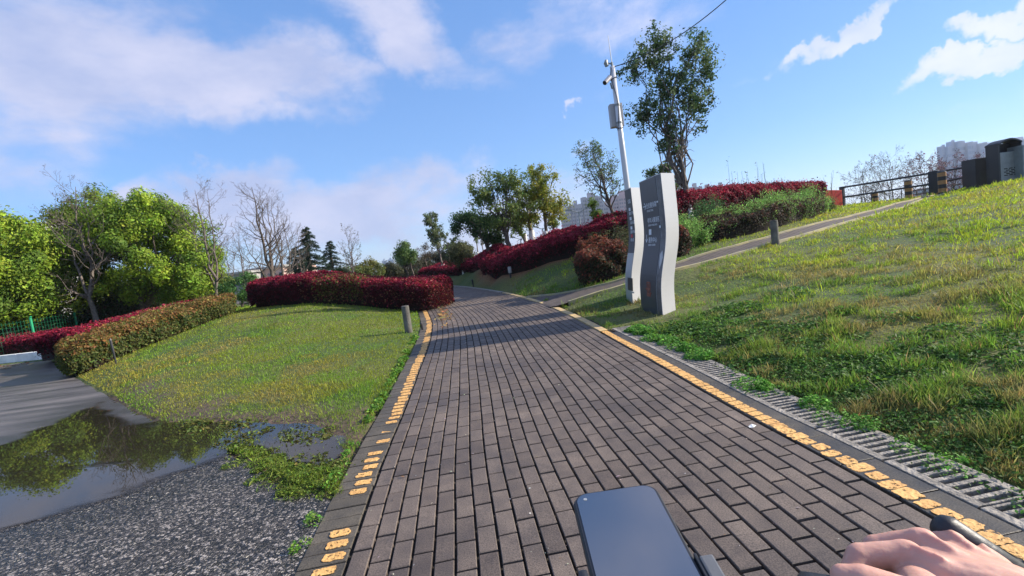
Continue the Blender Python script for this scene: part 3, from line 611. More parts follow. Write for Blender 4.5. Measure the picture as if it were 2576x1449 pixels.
k = 260; off = HW+.50+np.abs(rng.normal(0, .7, k)); s_ = S0-.5+rng.rand(k)**1.5*4.5; wx, wy = pathpt(s_, off)
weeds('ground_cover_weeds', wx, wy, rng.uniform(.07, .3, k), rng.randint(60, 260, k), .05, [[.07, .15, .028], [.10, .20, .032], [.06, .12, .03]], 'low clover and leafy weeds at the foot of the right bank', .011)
k = 34; s_ = S0-.4+np.sort(rng.rand(k))*4.7; wx, wy = pathpt(s_, HW+.2+.25-.10*rng.rand(k)*(rng.rand(k) < .6))
weeds('drain_weeds', wx, wy, rng.uniform(.05, .15, k), rng.randint(120, 420, k), .085, [[.10, .25, .035], [.13, .29, .045]], 'fresh green weeds spilling over the drain covers', .010)
k = 70; s_ = S0-.6+rng.rand(k)**1.3*7; wx, wy = pathpt(s_, -HW-BW-.03-.05*rng.rand(k))
weeds('border_weeds', wx, wy, rng.uniform(.025, .07, k), rng.randint(25, 90, k), .045, [[.10, .24, .03], [.15, .26, .04]], 'bright weeds along the outer edge of the left border blocks', .010)
tl = [G(*p) for p in [(590, 1130), (625, 1145), (665, 1160), (700, 1178), (735, 1190), (760, 1205), (790, 1200), (820, 1215), (845, 1225), (860, 1195), (880, 1175), (800, 1185), (850, 1240), (740, 1212), (775, 1225)]]
k = 120; q = rng.randint(len(tl), size=k); wx = np.array([tl[i].x for i in q])+rng.normal(0, .06, k); wy = np.array([tl[i].y for i in q])+rng.normal(0, .07, k)
ok_ = pathcoord(wx, wy)[0] < -HW-BW-.03; wx, wy = wx[ok_], wy[ok_]
weeds('waterside_weeds', wx, wy, rng.uniform(.03, .09, len(wx)), rng.randint(40, 110, len(wx)), .028, [[.12, .18, .025], [.17, .22, .035], [.08, .13, .025]], 'low wet weeds on the tongue of ground between puddle and loose stones', .012, .28)
# weeds growing out of the shallow flooded lawn
k = 90; pr = [G(rng.uniform(380, 880), rng.uniform(1060, 1180)) for _ in range(k)]
pr = [p for p in pr if sdist(np.array([p.x]), np.array([p.y]), asph)[0] > .03 and p.x < pathpt(0, 0)[0]-1.2]
weeds('flooded_grass', [p.x for p in pr], [p.y for p in pr], rng.uniform(.05, .16, len(pr)), rng.randint(10, 60, len(pr)), .03, [[.12, .12, .03], [.10, .14, .03]], 'sparse grass standing in the shallow end of the puddle', .012)

# ------------------------------------------------------------------ hedges
M_core = pmat('hedge_core', (.012, .010, .008), (.022, .018, .012), .95, 12)
def hedge(name, front, width, hgt, n, cols_top, cols_side, size, label, side=1, rough=.05, group=None, taper=.45, cat='hedge', open_=0., shoots=0, patchc=None, zoff=0., hprof=None, wprof=None):
    """front: ground points of the near edge; width runs to the side away from the camera"""
    P = np.array([[p[0], p[1]] for p in front]); P = catmull(P, .15); d = np.r_[0, np.cumsum(np.hypot(*np.diff(P, axis=0).T))]; Lt = d[-1]
    T = np.gradient(P, axis=0); T /= np.linalg.norm(T, axis=1)[:, None]; Nr = np.c_[-T[:, 1], T[:, 0]]*side
    def at(u, th, shrink=1.):
        """u length, th 0..pi from near foot over the top to far foot"""
        x = np.interp(u, d, P[:, 0]); y = np.interp(u, d, P[:, 1]); nx = np.interp(u, d, Nr[:, 0]); ny = np.interp(u, d, Nr[:, 1])
        e = np.clip(np.minimum(u, Lt-u)/taper, 0, 1); e = np.sqrt(1-(1-e)**2.5)
        hw = hgt*(.93+.14*fbm(u*.9+width*7, u*0+3))*(np.interp(u/Lt, *hprof) if hprof else 1.); W2 = width/2*(np.interp(u/Lt, *wprof) if wprof else 1.); c = np.cos(th); s = np.sin(th)
        wv = -np.sign(c)*np.abs(c)**.42*W2*(.8+.2*e)*(.9+.1*s)*shrink; q = W2+wv*e
        zz = hw*np.abs(s)**.38*(.25+.75*e)*shrink; X = x+nx*q; Y = y+ny*q
        B = Hraw(X, Y)+zoff; return np.c_[X, Y, B+zz], np.c_[-nx*c*-1*-1, -ny*c, s], nx, ny, c, s
    # core
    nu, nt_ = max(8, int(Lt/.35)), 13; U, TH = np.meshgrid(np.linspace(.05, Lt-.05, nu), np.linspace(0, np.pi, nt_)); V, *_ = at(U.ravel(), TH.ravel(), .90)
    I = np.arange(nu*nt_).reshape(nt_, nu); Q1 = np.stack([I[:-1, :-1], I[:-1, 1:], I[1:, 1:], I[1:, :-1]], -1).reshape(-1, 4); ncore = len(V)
    u = rng.rand(n)*Lt; ec = taper*.4*rng.rand(n)**1.5; ek = rng.rand(n); u = np.where(ek < .07, ec, np.where(ek < .14, Lt-ec, u)); th = np.where(rng.rand(n) < .42, rng.rand(n)*.75*1.0, rng.rand(n)*np.pi); th = np.where(rng.rand(n) < .5, th, .35+rng.rand(n)*2.4)
    S, _, nx, ny, c, s = at(u, th, 1.); nrm = np.c_[-nx*c, -ny*c, s*.9]+1e-6
    lump = (fbm(S[:, 0]*2.7+S[:, 2]*2, S[:, 1]*2.7+S[:, 2]*3, 3)-.5)*rough*4; S = S+nrm*(rng.normal(0, rough*.5, n)+lump)[:, None]-nrm*(rng.rand(n)**2*.06)[:, None]
    if shoots:
        k = int(n*.03); j = rng.randint(n, size=k); S[j, 2] += rng.rand(k)**2*shoots*(s[j] > .8)
    base = Hraw(S[:, 0], S[:, 1])+zoff; S[:, 2] = np.maximum(S[:, 2], base+.02)
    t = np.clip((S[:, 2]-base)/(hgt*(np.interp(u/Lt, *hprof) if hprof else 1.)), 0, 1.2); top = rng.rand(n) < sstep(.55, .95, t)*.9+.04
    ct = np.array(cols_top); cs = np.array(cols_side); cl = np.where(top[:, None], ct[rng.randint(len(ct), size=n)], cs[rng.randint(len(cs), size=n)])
    if patchc is not None:
        for (ua, ub, pc, pr) in patchc: q = (u > ua) & (u < ub) & (rng.rand(n) < pr); pc = np.array(pc); cl[q] = pc[rng.randint(len(pc), size=q.sum())]
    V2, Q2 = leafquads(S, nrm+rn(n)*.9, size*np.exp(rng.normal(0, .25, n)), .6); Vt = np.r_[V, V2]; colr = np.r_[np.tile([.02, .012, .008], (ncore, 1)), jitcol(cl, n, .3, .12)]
    org = (float(P[len(P)//2, 0]), float(P[len(P)//2, 1]), H1(*P[len(P)//2]))
    o = npmesh(name, Vt, [Q1, Q2+ncore], [M_leaf], cols=colr, origin=org); tag(o, label, cat, group); return o
CR = [[.28, .017, .042], [.21, .014, .030], [.33, .030, .062], [.13, .012, .023]]; CRs = [[.070, .008, .014], [.045, .009, .010], [.028, .012, .009], [.10, .010, .020]]  # side reds darkened to paint in the shade on the hedge faces
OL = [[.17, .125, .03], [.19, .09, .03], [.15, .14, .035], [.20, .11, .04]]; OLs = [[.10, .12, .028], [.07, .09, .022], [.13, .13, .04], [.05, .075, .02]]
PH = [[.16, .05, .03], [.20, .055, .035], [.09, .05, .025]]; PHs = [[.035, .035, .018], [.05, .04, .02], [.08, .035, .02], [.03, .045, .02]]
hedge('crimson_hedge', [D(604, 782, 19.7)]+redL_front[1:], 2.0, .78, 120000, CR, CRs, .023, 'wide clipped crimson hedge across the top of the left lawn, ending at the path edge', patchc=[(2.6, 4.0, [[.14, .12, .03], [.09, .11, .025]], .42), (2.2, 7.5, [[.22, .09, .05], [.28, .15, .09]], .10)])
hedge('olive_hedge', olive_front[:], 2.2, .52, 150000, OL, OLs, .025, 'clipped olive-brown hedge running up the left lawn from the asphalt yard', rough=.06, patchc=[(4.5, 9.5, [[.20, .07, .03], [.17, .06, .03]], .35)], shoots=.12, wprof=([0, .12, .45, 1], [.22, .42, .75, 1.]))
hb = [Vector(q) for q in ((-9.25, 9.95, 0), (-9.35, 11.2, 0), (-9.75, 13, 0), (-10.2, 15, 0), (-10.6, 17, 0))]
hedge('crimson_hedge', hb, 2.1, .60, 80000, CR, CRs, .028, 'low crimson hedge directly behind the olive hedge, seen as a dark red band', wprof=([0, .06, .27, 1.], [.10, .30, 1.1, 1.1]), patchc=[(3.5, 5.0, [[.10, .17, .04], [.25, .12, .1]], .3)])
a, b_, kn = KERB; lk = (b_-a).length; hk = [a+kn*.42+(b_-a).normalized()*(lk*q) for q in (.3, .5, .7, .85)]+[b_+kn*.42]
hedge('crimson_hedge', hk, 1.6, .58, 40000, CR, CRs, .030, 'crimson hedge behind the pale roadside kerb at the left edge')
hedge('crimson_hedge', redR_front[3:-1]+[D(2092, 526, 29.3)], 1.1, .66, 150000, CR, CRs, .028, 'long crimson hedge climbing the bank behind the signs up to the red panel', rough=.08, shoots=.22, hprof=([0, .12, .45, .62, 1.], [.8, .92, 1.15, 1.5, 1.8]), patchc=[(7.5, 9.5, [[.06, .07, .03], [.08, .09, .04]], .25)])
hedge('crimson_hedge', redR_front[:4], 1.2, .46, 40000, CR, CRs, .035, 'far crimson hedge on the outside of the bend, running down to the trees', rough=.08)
# brown-red photinia clump and clipped dark hedge along the far side of the branch path
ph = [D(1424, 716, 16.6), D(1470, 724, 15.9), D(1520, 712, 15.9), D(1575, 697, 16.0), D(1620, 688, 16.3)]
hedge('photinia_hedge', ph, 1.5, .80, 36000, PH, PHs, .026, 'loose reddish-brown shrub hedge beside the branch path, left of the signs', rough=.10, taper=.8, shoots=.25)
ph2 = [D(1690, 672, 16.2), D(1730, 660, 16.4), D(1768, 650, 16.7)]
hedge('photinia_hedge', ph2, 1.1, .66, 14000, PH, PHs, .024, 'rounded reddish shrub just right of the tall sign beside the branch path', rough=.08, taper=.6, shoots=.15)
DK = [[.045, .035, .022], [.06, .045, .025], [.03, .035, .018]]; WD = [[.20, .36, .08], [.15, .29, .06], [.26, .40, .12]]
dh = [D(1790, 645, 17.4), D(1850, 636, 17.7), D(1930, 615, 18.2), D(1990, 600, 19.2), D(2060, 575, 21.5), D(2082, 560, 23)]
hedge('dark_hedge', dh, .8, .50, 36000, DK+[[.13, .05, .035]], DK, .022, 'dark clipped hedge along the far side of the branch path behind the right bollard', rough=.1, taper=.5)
def clump(name, spots, cols, size, label, cat='shrub', stemc=True, group=None, wide=1.):
    """loose upright weeds / shrub, stems and leaves in one mesh; spots = (x, y, r, h, n)"""
    P = []; Nn = []; SM = MB(); x0, y0 = spots[0][:2]
    for (x, y, r, h, n) in spots:
        k = max(6, n//110); a = rng.rand(k)*2*np.pi; q = r*np.sqrt(rng.rand(k)); bx, by = x+q*np.cos(a), y+q*np.sin(a); hh = h*(1-.45*(q/r)**2)*rng.uniform(.65, 1.1, k); bz = Hraw(bx, by)
        lx, ly = rng.normal(0, .12, k)+np.cos(a)*q*.25, rng.normal(0, .12, k)+np.sin(a)*q*.25
        j = rng.randint(k, size=n); t = rng.rand(n)**.7; P.append(np.c_[bx[j]+lx[j]*t, by[j]+ly[j]*t, bz[j]+hh[j]*t]+rng.normal(0, .06*wide, (n, 3))*np.array([1, 1, .6])); Nn.append(rn(n)+np.array([0, 0, .8]))
        for i in range(k): SM.tube([(bx[i], by[i], bz[i]-.02), (bx[i]+lx[i]*.5, by[i]+ly[i]*.5, bz[i]+hh[i]*.5), (bx[i]+lx[i], by[i]+ly[i], bz[i]+hh[i]*.95)], [.008, .006, .003], 3, False)
    P = np.concatenate(P); Nn = np.concatenate(Nn); P[:, 2] = np.maximum(P[:, 2], Hraw(P[:, 0], P[:, 1])+.01)
    V, Q = leafquads(P, Nn, size*np.exp(rng.normal(0, .3, len(P))), .35, .15, np.array([0, 0, .7])); SV = np.array([tuple(v) for v in SM.v]); SQ = np.array(SM.f)
    o = npmesh(name, np.r_[SV, V], [SQ, Q+len(SV)], M_leaf, cols=np.r_[np.tile([.09, .08, .04], (len(SV), 1)), jitcol(cols, len(P), .3, .1)], origin=(x0, y0, H1(x0, y0))); return tag(o, label, cat, group)
def sp(px, py, d, r, h, n): p = D(px, py, d); return (p.x, p.y, r, h, n)
clump('weedy_shrub', [sp(1722, 640, 18.0, .5, .75, 5500), sp(1765, 630, 18.3, .5, .6, 5200), sp(1715, 610, 18.6, .55, .7, 4600)], WD, .022, 'light green feathery weeds just right of the tall sign, under the big tree')
clump('weedy_shrub', [sp(1830, 612, 18.9, .5, .68, 6200), sp(1885, 604, 19.2, .5, .74, 6200)], WD, .022, 'light green feathery weeds behind the dark hedge, left of the right bollard')
clump('weedy_shrub', [sp(1935, 594, 20.0, .5, .92, 8200), sp(1985, 582, 20.8, .5, .86, 8200)], WD, .022, 'tall light green weeds above and behind the right bollard')
clump('weedy_shrub', [sp(2045, 564, 23.0, .4, .98, 7200), sp(2010, 570, 22.0, .5, .85, 5500)], WD, .022, 'tall light green weeds at the right end of the dark hedge')
clump('shrub', [sp(1778, 575, 19.9, .4, 1.0, 3200)], [[.05, .12, .04], [.07, .15, .05]], .026, 'dark green bush standing against the crimson hedge right of the big tree')
clump('shrub', [sp(2075, 560, 24, .35, .5, 2600)], [[.09, .08, .04], [.12, .10, .05], [.10, .16, .05]], .024, 'brownish bush in front of the red panel at the hedge end')
clump('shrub', [sp(1540, 622, 18.8, .7, .9, 4200), sp(1560, 640, 18, .5, .6, 1500)], [[.07, .08, .035], [.11, .11, .05], [.05, .06, .03]], .026, 'ragged olive-grey bush in front of the crimson hedge, left of the slim sign')
sh = []; 
for px, py in ((1850, 505), (1880, 495), (1905, 492), (1925, 488), (1960, 485), (1990, 482), (2070, 478)): sh.append(sp(px, py, 24+(px-1850)*.02, .35, 2.0, 45))
clump('shrub', sh, [[.07, .11, .05], [.10, .13, .06]], .03, 'thin shoots rising behind the top of the long crimson hedge')

# ------------------------------------------------------------------ trees
def bez(p0, p1, p2, n): return [(p0*(1-t)**2+p1*2*t*(1-t)+p2*t*t) for t in np.linspace(0, 1, n)]
def curve_limb(mb, p0, d0, p2, r0, r1, n=6, sides=5, wob=.04):
    p0 = Vector(p0); p2 = Vector(p2); Lc = (p2-p0).length; p1 = p0+Vector(d0).normalized()*Lc*.5; pts = bez(p0, p1, p2, n)
    for i in range(1, n-1): pts[i] = pts[i]+Vector(rng.normal(0, wob*Lc, 3))
    mb.tube(pts, [r0+(r1-r0)*(i/(n-1))**.8 for i in range(n)], sides, False); return pts
def white_foot(root, base, r, h):
    m_ = MB(); m_.tube([base+Vector((0, 0, -.05)), base+Vector((0, 0, h*.5)), base+Vector((0, 0, h))], [r*1.35, r*1.15, r*1.07], 10, False); root['_w'] = 1; q_ = m_.build('whitewash', M_kerbw, root, smooth=True)
    tk = [c for c in root.children if c.name.startswith('trunk')]
    if tk: q_.parent = tk[0]
    del root['_w']
def crown_tree(name, px, py, d, crowns, cols, label, trunk_r=.12, nl=14, clumps=70, lpc=90, lsize=.05, csz=.42, white=0, group=None, zb=None, fork=.45, shell=.35, bark=None, flat=1., lean=(0, 0), twigs=0, limb=.5):
    """crowns: list of (px, py, d, rx, ry(depth), rz) ellipsoids placed by their centre"""
    p = D(px, py, d); z = H1(p.x, p.y) if zb is None else zb; base = Vector((p.x, p.y, z)); root = empty(name, base, label, 'tree', group); mb = MB(); bark = bark or M_bark
    CC = [(D(c[0], c[1], c[2]), np.array(c[3:6])) for c in crowns]; main = CC[0][0]; top = base.lerp(main, fork)+Vector((lean[0], lean[1], 0))
    tp = curve_limb(mb, base-Vector((0, 0, .15)), (0, 0, 1), top, trunk_r*1.15, trunk_r*.75, 7, 8, .012); dirv = (tp[-1]-tp[-2]).normalized(); P = []; Nn = []; cl = []; wsum = sum(c[1].prod()**(2/3) for c in CC)
    cols = np.array(cols)
    for cc, rr_ in CC:
        k = max(3, int(clumps*rr_.prod()**(2/3)/wsum)); u = rn(k); rad_ = (1-shell*rng.rand(k)**1.3)[:, None]; cen = np.array(cc)+u*rr_*rad_*np.exp(rng.normal(0, .07, (k, 1)))
        kl = max(2, int(nl*k/clumps)); sel = rng.choice(k, min(kl, k), replace=False); hub = top if cc is main else top
        tips = [];
        for i in sel:
            q = Vector(cen[i]*.86+np.array(cc)*.14); st = tp[-1-rng.randint(0, 3)]; pts = curve_limb(mb, st, dirv+Vector(rng.normal(0, .25, 3)), q, trunk_r*limb, trunk_r*.08, 7, 5, .03); tips.append(pts)
            for _ in range(2+twigs):
                a_ = pts[rng.randint(2, 6)]; e_ = a_+Vector(rn(1)[0]*csz*1.6)+Vector((0, 0, csz*.5)); curve_limb(mb, a_, (pts[-1]-pts[0]), e_, trunk_r*.14, trunk_r*.04, 4, 3, .05)
        for i in range(k):
            n = int(lpc*rng.uniform(.5, 1.5)); r = rng.rand(n)**.5*csz*rng.uniform(.6, 1.25); v = rn(n); v[:, 2] *= flat; P.append(cen[i]+v*r[:, None]); Nn.append(v+rn(n)*.8+u[i]*.5)
            cl.append(np.repeat(cols[rng.randint(len(cols))][None]*np.exp(rng.normal(0, .10)), n, 0))
    P = np.concatenate(P); Nn = np.concatenate(Nn); cl = np.concatenate(cl)
    leaves('crown', P, Nn, lsize*np.exp(rng.normal(0, .25, len(P))), cl, root, .55, v=.22, h=.07); mb.build('trunk', bark, root, smooth=True)
    if white: white_foot(root, base, trunk_r*1.12, white)
    return root
def bare_tree(name, px, py, d, tpx, tpy, label, spread=.5, r0=.09, nb=16, levels=2, leafc=None, nleaf=0, lsize=.03, bark=None, group=None, white=0, zb=None, upb=.55, start=.22, leaders=1, white_r=1., twig=1.):
    p = D(px, py, d); z = H1(p.x, p.y) if zb is None else zb; base = Vector((p.x, p.y, z)); t = D(tpx, tpy, d); root = empty(name, base, label, 'tree', group); mb = MB(); tw = mb; Hh = (t-base).length; tips = []
    lead = []
    for q in range(leaders):
        if q == 0: st, e = base-Vector((0, 0, .15)), t
        else: st, e = lead[0][0][2+q % 2], t+Vector((rng.normal(0, .16)*Hh*spread, rng.normal(0, .2)*Hh*spread, -abs(rng.normal(0, .1))*Hh))
        n = 11; Lc = (e-st).length; pts = [st.lerp(e, i/(n-1))+Vector(rng.normal(0, .012*Lc, 3))*(1 if 0 < i < n-1 else 0) for i in range(n)]
        rr_ = r0*(.8 if q == 0 else .42); rs = [rr_*(1-.93*(i/(n-1))**.9) for i in range(n)]; mb.tube(pts, rs, 7, False); lead.append((pts, rs))
    def sub(pts, rs, L0, k, lev, t0):
        n = len(pts)
        for j in range(k):
            f = t0+(1-t0)*(j+rng.rand())/k*.97; i = min(int(f*(n-1)), n-2); a = pts[i].lerp(pts[i+1], f*(n-1)-i); ax = (pts[i+1]-pts[i]).normalized(); out = Vector(rn(1)[0]); out = (out-ax*out.dot(ax)).normalized()
            Lc = L0*(1-.62*f)*rng.uniform(.65, 1.15); di = (ax*upb+out*(1-upb*.45)).normalized(); e = a+di*Lc+Vector((0, 0, Lc*.16)); r = max(rs[i]*.55, .004); m2 = mb if lev == 0 else tw
            q = curve_limb(m2, a, di+Vector((0, 0, -.12)), e, r, max(.0028*d/25, r*.16), 6, 4 if lev == 0 else 3, .03); tips.append((q, lev))
            if lev < levels-1: sub(q, [r*(1-.8*i_/5) for i_ in range(6)], Lc*.52*twig, max(3, int(k*.38)), lev+1, .25)
    for pts, rs in lead: sub(pts, rs, Hh*spread, nb if pts is lead[0][0] else max(5, nb*2//3), 0, start)
    mb.build('trunk', bark or M_barkgrey, root, smooth=True)
    if nleaf:
        tp = [q for q, lv in tips if lv >= levels-1] or [q for q, lv in tips]; j = rng.randint(len(tp), size=nleaf); P = np.array([tuple(tp[i][rng.randint(2, 6)]) for i in j])+rng.normal(0, .05, (nleaf, 3)); leaves('crown', P, rn(nleaf), lsize*np.exp(rng.normal(0, .25, nleaf)), leafc, root, .5, v=.3)
    if white: white_foot(root, base, r0*1.05*white_r, white)
    return root
CG = [[.19, .28, .026], [.14, .225, .024], [.24, .33, .030], [.10, .17, .022]]; CGd = [[.11, .16, .025], [.15, .20, .028], [.19, .24, .032]]
crown_tree('camphor_tree', 350, 755, 27.2, [(370, 640, 27.2, 2.2, 1.87, 1.7), (340, 555, 27.2, 1.61, 1.53, 0.933), (440, 680, 26.8, 1.44, 1.27, 1.1), (420, 560, 27.6, 0.933, 1.02, 0.848)], CG, 'largest round bright green tree, right of the bare grey tree behind the green fence', .2, 18, 185, 285, .046, .43, fork=.3)
crown_tree('camphor_tree', 215, 780, 28.8, [(225, 600, 28.8, 1.7, 1.53, 1.36), (262, 540, 29.6, 1.19, 1.19, 0.933), (170, 640, 28.4, 1.61, 1.36, 1.19)], CG+CGd, 'bright green tree just behind the bare grey tree, its crown touching the largest round tree', .18, 14, 125, 285, .046, .43, fork=.35)
crown_tree('camphor_tree', 115, 790, 26.4, [(120, 690, 26.4, 1.27, 1.27, 1.36), (150, 740, 25.6, 0.933, 0.933, 0.763)], CGd, 'olive green tree with lower crown between the left edge tree and the bare grey tree', .14, 10, 75, 266, .046, .45, fork=.4)
crown_tree('camphor_tree', 10, 800, 23.2, [(8, 660, 23.2, 1.36, 1.27, 1.44), (30, 590, 23.6, 0.848, 1.02, 0.594), (0, 740, 22.8, 1.27, 1.02, 1.1)], CG, 'bright green tree cut by the left edge of the photo', .16, 10, 110, 266, .046, .45, fork=.4)
crown_tree('camphor_tree', -70, 810, 26.4, [(-90, 670, 26.4, 1.87, 1.7, 1.87)], CG, 'green tree beyond the left frame edge', .16, 8, 60, 209, .046, .43, fork=.4)
crown_tree('camphor_tree', 480, 745, 32.0, [(470, 650, 32, 1.44, 1.36, 1.53), (505, 700, 32, 0.848, 1.02, 0.763)], CG, 'rightmost bright green tree of the left grove, narrowing down to the slender bare tree', .15, 8, 75, 247, .046, .48, fork=.4)
crown_tree('camphor_tree', 60, 800, 35.2, [(60, 650, 35.2, 2.04, 1.7, 1.61)], CGd, 'dull green crown seen in the gap below the white rooftop', .16, 8, 70, 110, .075, .55, fork=.4)
crown_tree('camphor_tree', 290, 785, 30, [(285, 735, 30, 1.5, 1.0, .9), (250, 750, 29, .9, .8, .6)], CGd, 'low dull green tree filling the gap under the crowns behind the bare grey tree', .1, 8, 70, 200, .046, .43, fork=.5)
crown_tree('camphor_tree', 70, 800, 28, [(60, 765, 28, 1.3, 1.0, .9)], CGd, 'low olive green tree behind the first green fence post', .1, 8, 60, 200, .046, .43, fork=.5)
crown_tree('camphor_tree', 390, 775, 33, [(395, 735, 33, 1.7, 1.0, .85)], CGd, 'low green tree in the shade under the right half of the largest round tree', .1, 8, 70, 200, .046, .43, fork=.5)
# dark undergrowth behind the fence
und = []
for px, py, d, h in ((20, 845, 26, .8), (110, 840, 28, .7), (200, 825, 30, .75), (270, 810, 30, .7), (340, 795, 32, .8), (400, 785, 35, .9), (460, 770, 38, 1.0), (500, 760, 42, 1.0)): und.append(sp(px, py, d*.92, 1.3, h*1.9, 7500))
clump('undergrowth', und, [[.03, .055, .022], [.05, .08, .03], [.07, .035, .025], [.04, .07, .03]], .05, 'dark mixed undergrowth behind the green mesh fence', 'undergrowth', wide=2.2)
crown_tree('bush', 605, 745, 26, [(605, 722, 26, .75, .7, .42)], [[.05, .12, .03], [.07, .15, .035]], 'low rounded dark green bush behind the top of the olive hedge', .05, 6, 40, 110, .035, .22, fork=.4)
crown_tree('bush', 560, 745, 30, [(560, 718, 30, .45, .5, .4)], [[.24, .26, .05], [.18, .22, .045]], 'small yellow-green bush left of the dark rounded bush', .04, 5, 26, 90, .04, .2, fork=.4)
# bare trees
bare_tree('bare_tree', 242, 812, 25, 190, 470, 'bare pale-trunked tree standing in front of the green grove, leaning left', .42, .13, 17, 3, [[.10, .09, .05]], 260, .022, upb=.62, start=.25, leaders=3)
bare_tree('bare_tree', 542, 742, 27, 490, 478, 'slender bare tree at the right edge of the green grove', .36, .10, 17, 3, [[.10, .09, .05]], 200, .022, upb=.66, start=.25, leaders=3)
bare_tree('bare_tree', 686, 705, 31, 632, 470, 'tallest and darkest bare tree of the middle group, above the crimson hedge', .42, .13, 19, 3, upb=.62, start=.18, leaders=3, bark=M_bark)
bare_tree('bare_tree', 708, 700, 34, 684, 505, 'straight bare tree immediately right of the tallest bare tree', .38, .09, 16, 3, upb=.62, start=.2, leaders=2)
bare_tree('bare_tree', 724, 698, 36, 716, 540, 'bare tree at the right end of the middle group, left of the cedars', .38, .08, 14, 3, upb=.66, start=.2, leaders=2)
bare_tree('bare_tree', 756, 695, 38, 745, 565, 'small bare tree directly in front of the larger cedar', .3, .06, 12, 2, upb=.66, start=.25)
bare_tree('bare_tree', 618, 708, 38, 590, 570, 'smaller bare tree left of the tallest bare tree', .4, .07, 14, 3, upb=.64, start=.2, leaders=2)
bare_tree('bare_tree', 580, 722, 40, 565, 590, 'faint bare tree behind the slender bare tree', .4, .06, 14, 3, upb=.64, start=.2, leaders=2)
bare_tree('bare_tree', 660, 706, 42, 652, 580, 'thin bare tree behind the tallest bare tree', .36, .06, 12, 3, upb=.66, start=.2, leaders=2)
bare_tree('bare_tree', 889, 688, 44, 868, 572, 'bare tree standing alone right of the cedars', .3, .08, 16, 3, [[.12, .11, .07]], 260, .04, upb=.75, start=.2, leaders=3)
bare_tree('bare_tree', 873, 690, 46, 862, 605, 'thin companion of the lone bare tree right of the cedars', .26, .05, 10, 2, upb=.75, start=.2)
# cedars
def cedar(px, py, d, tpx, tpy, w_, label, n=26):
    p = D(px, py, d); base = Vector((p.x, p.y, H1(p.x, p.y))); t = D(tpx, tpy, d); root = empty('cedar_tree', base, label, 'tree', 'cedars in the middle distance'); mb = MB(); mb.tube([base-Vector((0, 0, .1)), base.lerp(t, .5), t], [.16, .10, .02], 7, False); P = []; Nn = []; Hh = (t-base).length
    for k in range(n*4):
        f = .10+.9*(k+rng.rand())/(n*4); a = base.lerp(t, f); Lc = w_*1.5*(1-f)**.85*rng.uniform(.6, 1.12)+.12; az = rng.rand()*2*math.pi; o = Vector((math.cos(az), math.sin(az), 0)); q = bez(a, a+o*Lc*.6+Vector((0, 0, .10*Lc)), a+o*Lc+Vector((0, 0, -.22*Lc)), 7); mb.tube(q, [.03*(1-f)+.012]+[.012]*5+[.004], 3, False)
        m_ = int(85*(Lc+.3)); u = rng.rand(m_)**.8; qa = np.array([tuple(v) for v in q]); c = np.stack([np.interp(u, np.linspace(0, 1, 7), qa[:, i]) for i in range(3)], 1); sdv = np.array([-o.y, o.x, 0]); c = c+sdv[None]*rng.normal(0, .13*(Lc*.5+.3), (m_, 1))+np.array([0, 0, 1])*rng.normal(-.03, .035, (m_, 1)); P.append(c); Nn.append(rn(m_)*.5+np.array([0, 0, 1.]))
    P = np.concatenate(P); Nn = np.concatenate(Nn); leaves('crown', P, Nn, .075*np.exp(rng.normal(0, .3, len(P))), [[.035, .07, .04], [.05, .09, .055], [.025, .05, .03]], root, .28, v=.3); mb.build('trunk', M_bark, root)
cedar(778, 695, 42, 769, 572, 1.45, 'tallest cedar, dark grey-green and pointed, centre of the three', 28)
cedar(740, 698, 43, 741, 622, 1.1, 'short cedar at the left side of the tallest one', 16)
cedar(835, 690, 45, 829, 606, 1.1, 'smaller cedar right of the tallest one with a drooping top', 18)
# bushes and trees beyond the bend
def bush(px, py, d, rx, rz, cols, label, n=60): crown_tree('bush', px, py+rz*1778/d, d, [(px, py, d, rx, rx*.9, rz)], cols, label, .07, 6, n, 95, .055, .36, fork=.3)
bush(928, 680, 50, 1.15, .62, [[.13, .14, .03], [.16, .15, .035], [.09, .12, .03]], 'rounded yellow-olive bush beyond the crimson hedge, left of the distant skyline')
bush(985, 684, 52, .75, .55, [[.045, .05, .025], [.06, .06, .03]], 'round dark bush just below the distant skyline')
bush(875, 690, 48, .8, .4, [[.08, .11, .03], [.10, .12, .03]], 'low green bush under the lone bare tree')
bush(1045, 678, 58, 1.6, .85, [[.05, .055, .028], [.07, .07, .035], [.06, .05, .03]], 'broad brown-green thicket at the far side of the bend', 110)
bush(1092, 660, 62, 1.5, .8, [[.06, .065, .03], [.08, .075, .04], [.05, .045, .03]], 'brown thicket behind the thin bare trees at the bend', 110)
bush(1150, 640, 60, 1.5, .9, [[.07, .085, .04], [.09, .10, .05]], 'grey-green thicket behind the whitewashed trunks', 110)
bush(1022, 650, 56, .8, .45, [[.09, .15, .045], [.07, .12, .04]], 'green bushy crown beside the leaning tree at the bend', 45)
crown_tree('leafy_tree', 1043, 708, 42, [(1025, 640, 42, .75, .7, .45), (1015, 625, 42, .45, .5, .35)], [[.07, .13, .035], [.10, .16, .045]], 'small green tree with a thin trunk leaning left at the end of the crimson hedge', .06, 8, 40, 100, .045, .28, fork=.6, shell=.6)
bare_tree('bare_tree', 1077, 692, 44, 1066, 618, 'small brownish tree with a twiggy round head at the bend', .55, .06, 16, 3, [[.10, .08, .05]], 900, .03, upb=.45, start=.45, bark=M_bark, leaders=2)
bare_tree('sparse_tree', 1116, 680, 40, 1090, 543, 'tall thin sparse tree with a few grey-green leaves near the bend', .28, .085, 18, 3, [[.10, .14, .06], [.14, .17, .08]], 3400, .05, upb=.72, start=.35, leaders=3, white=.5)
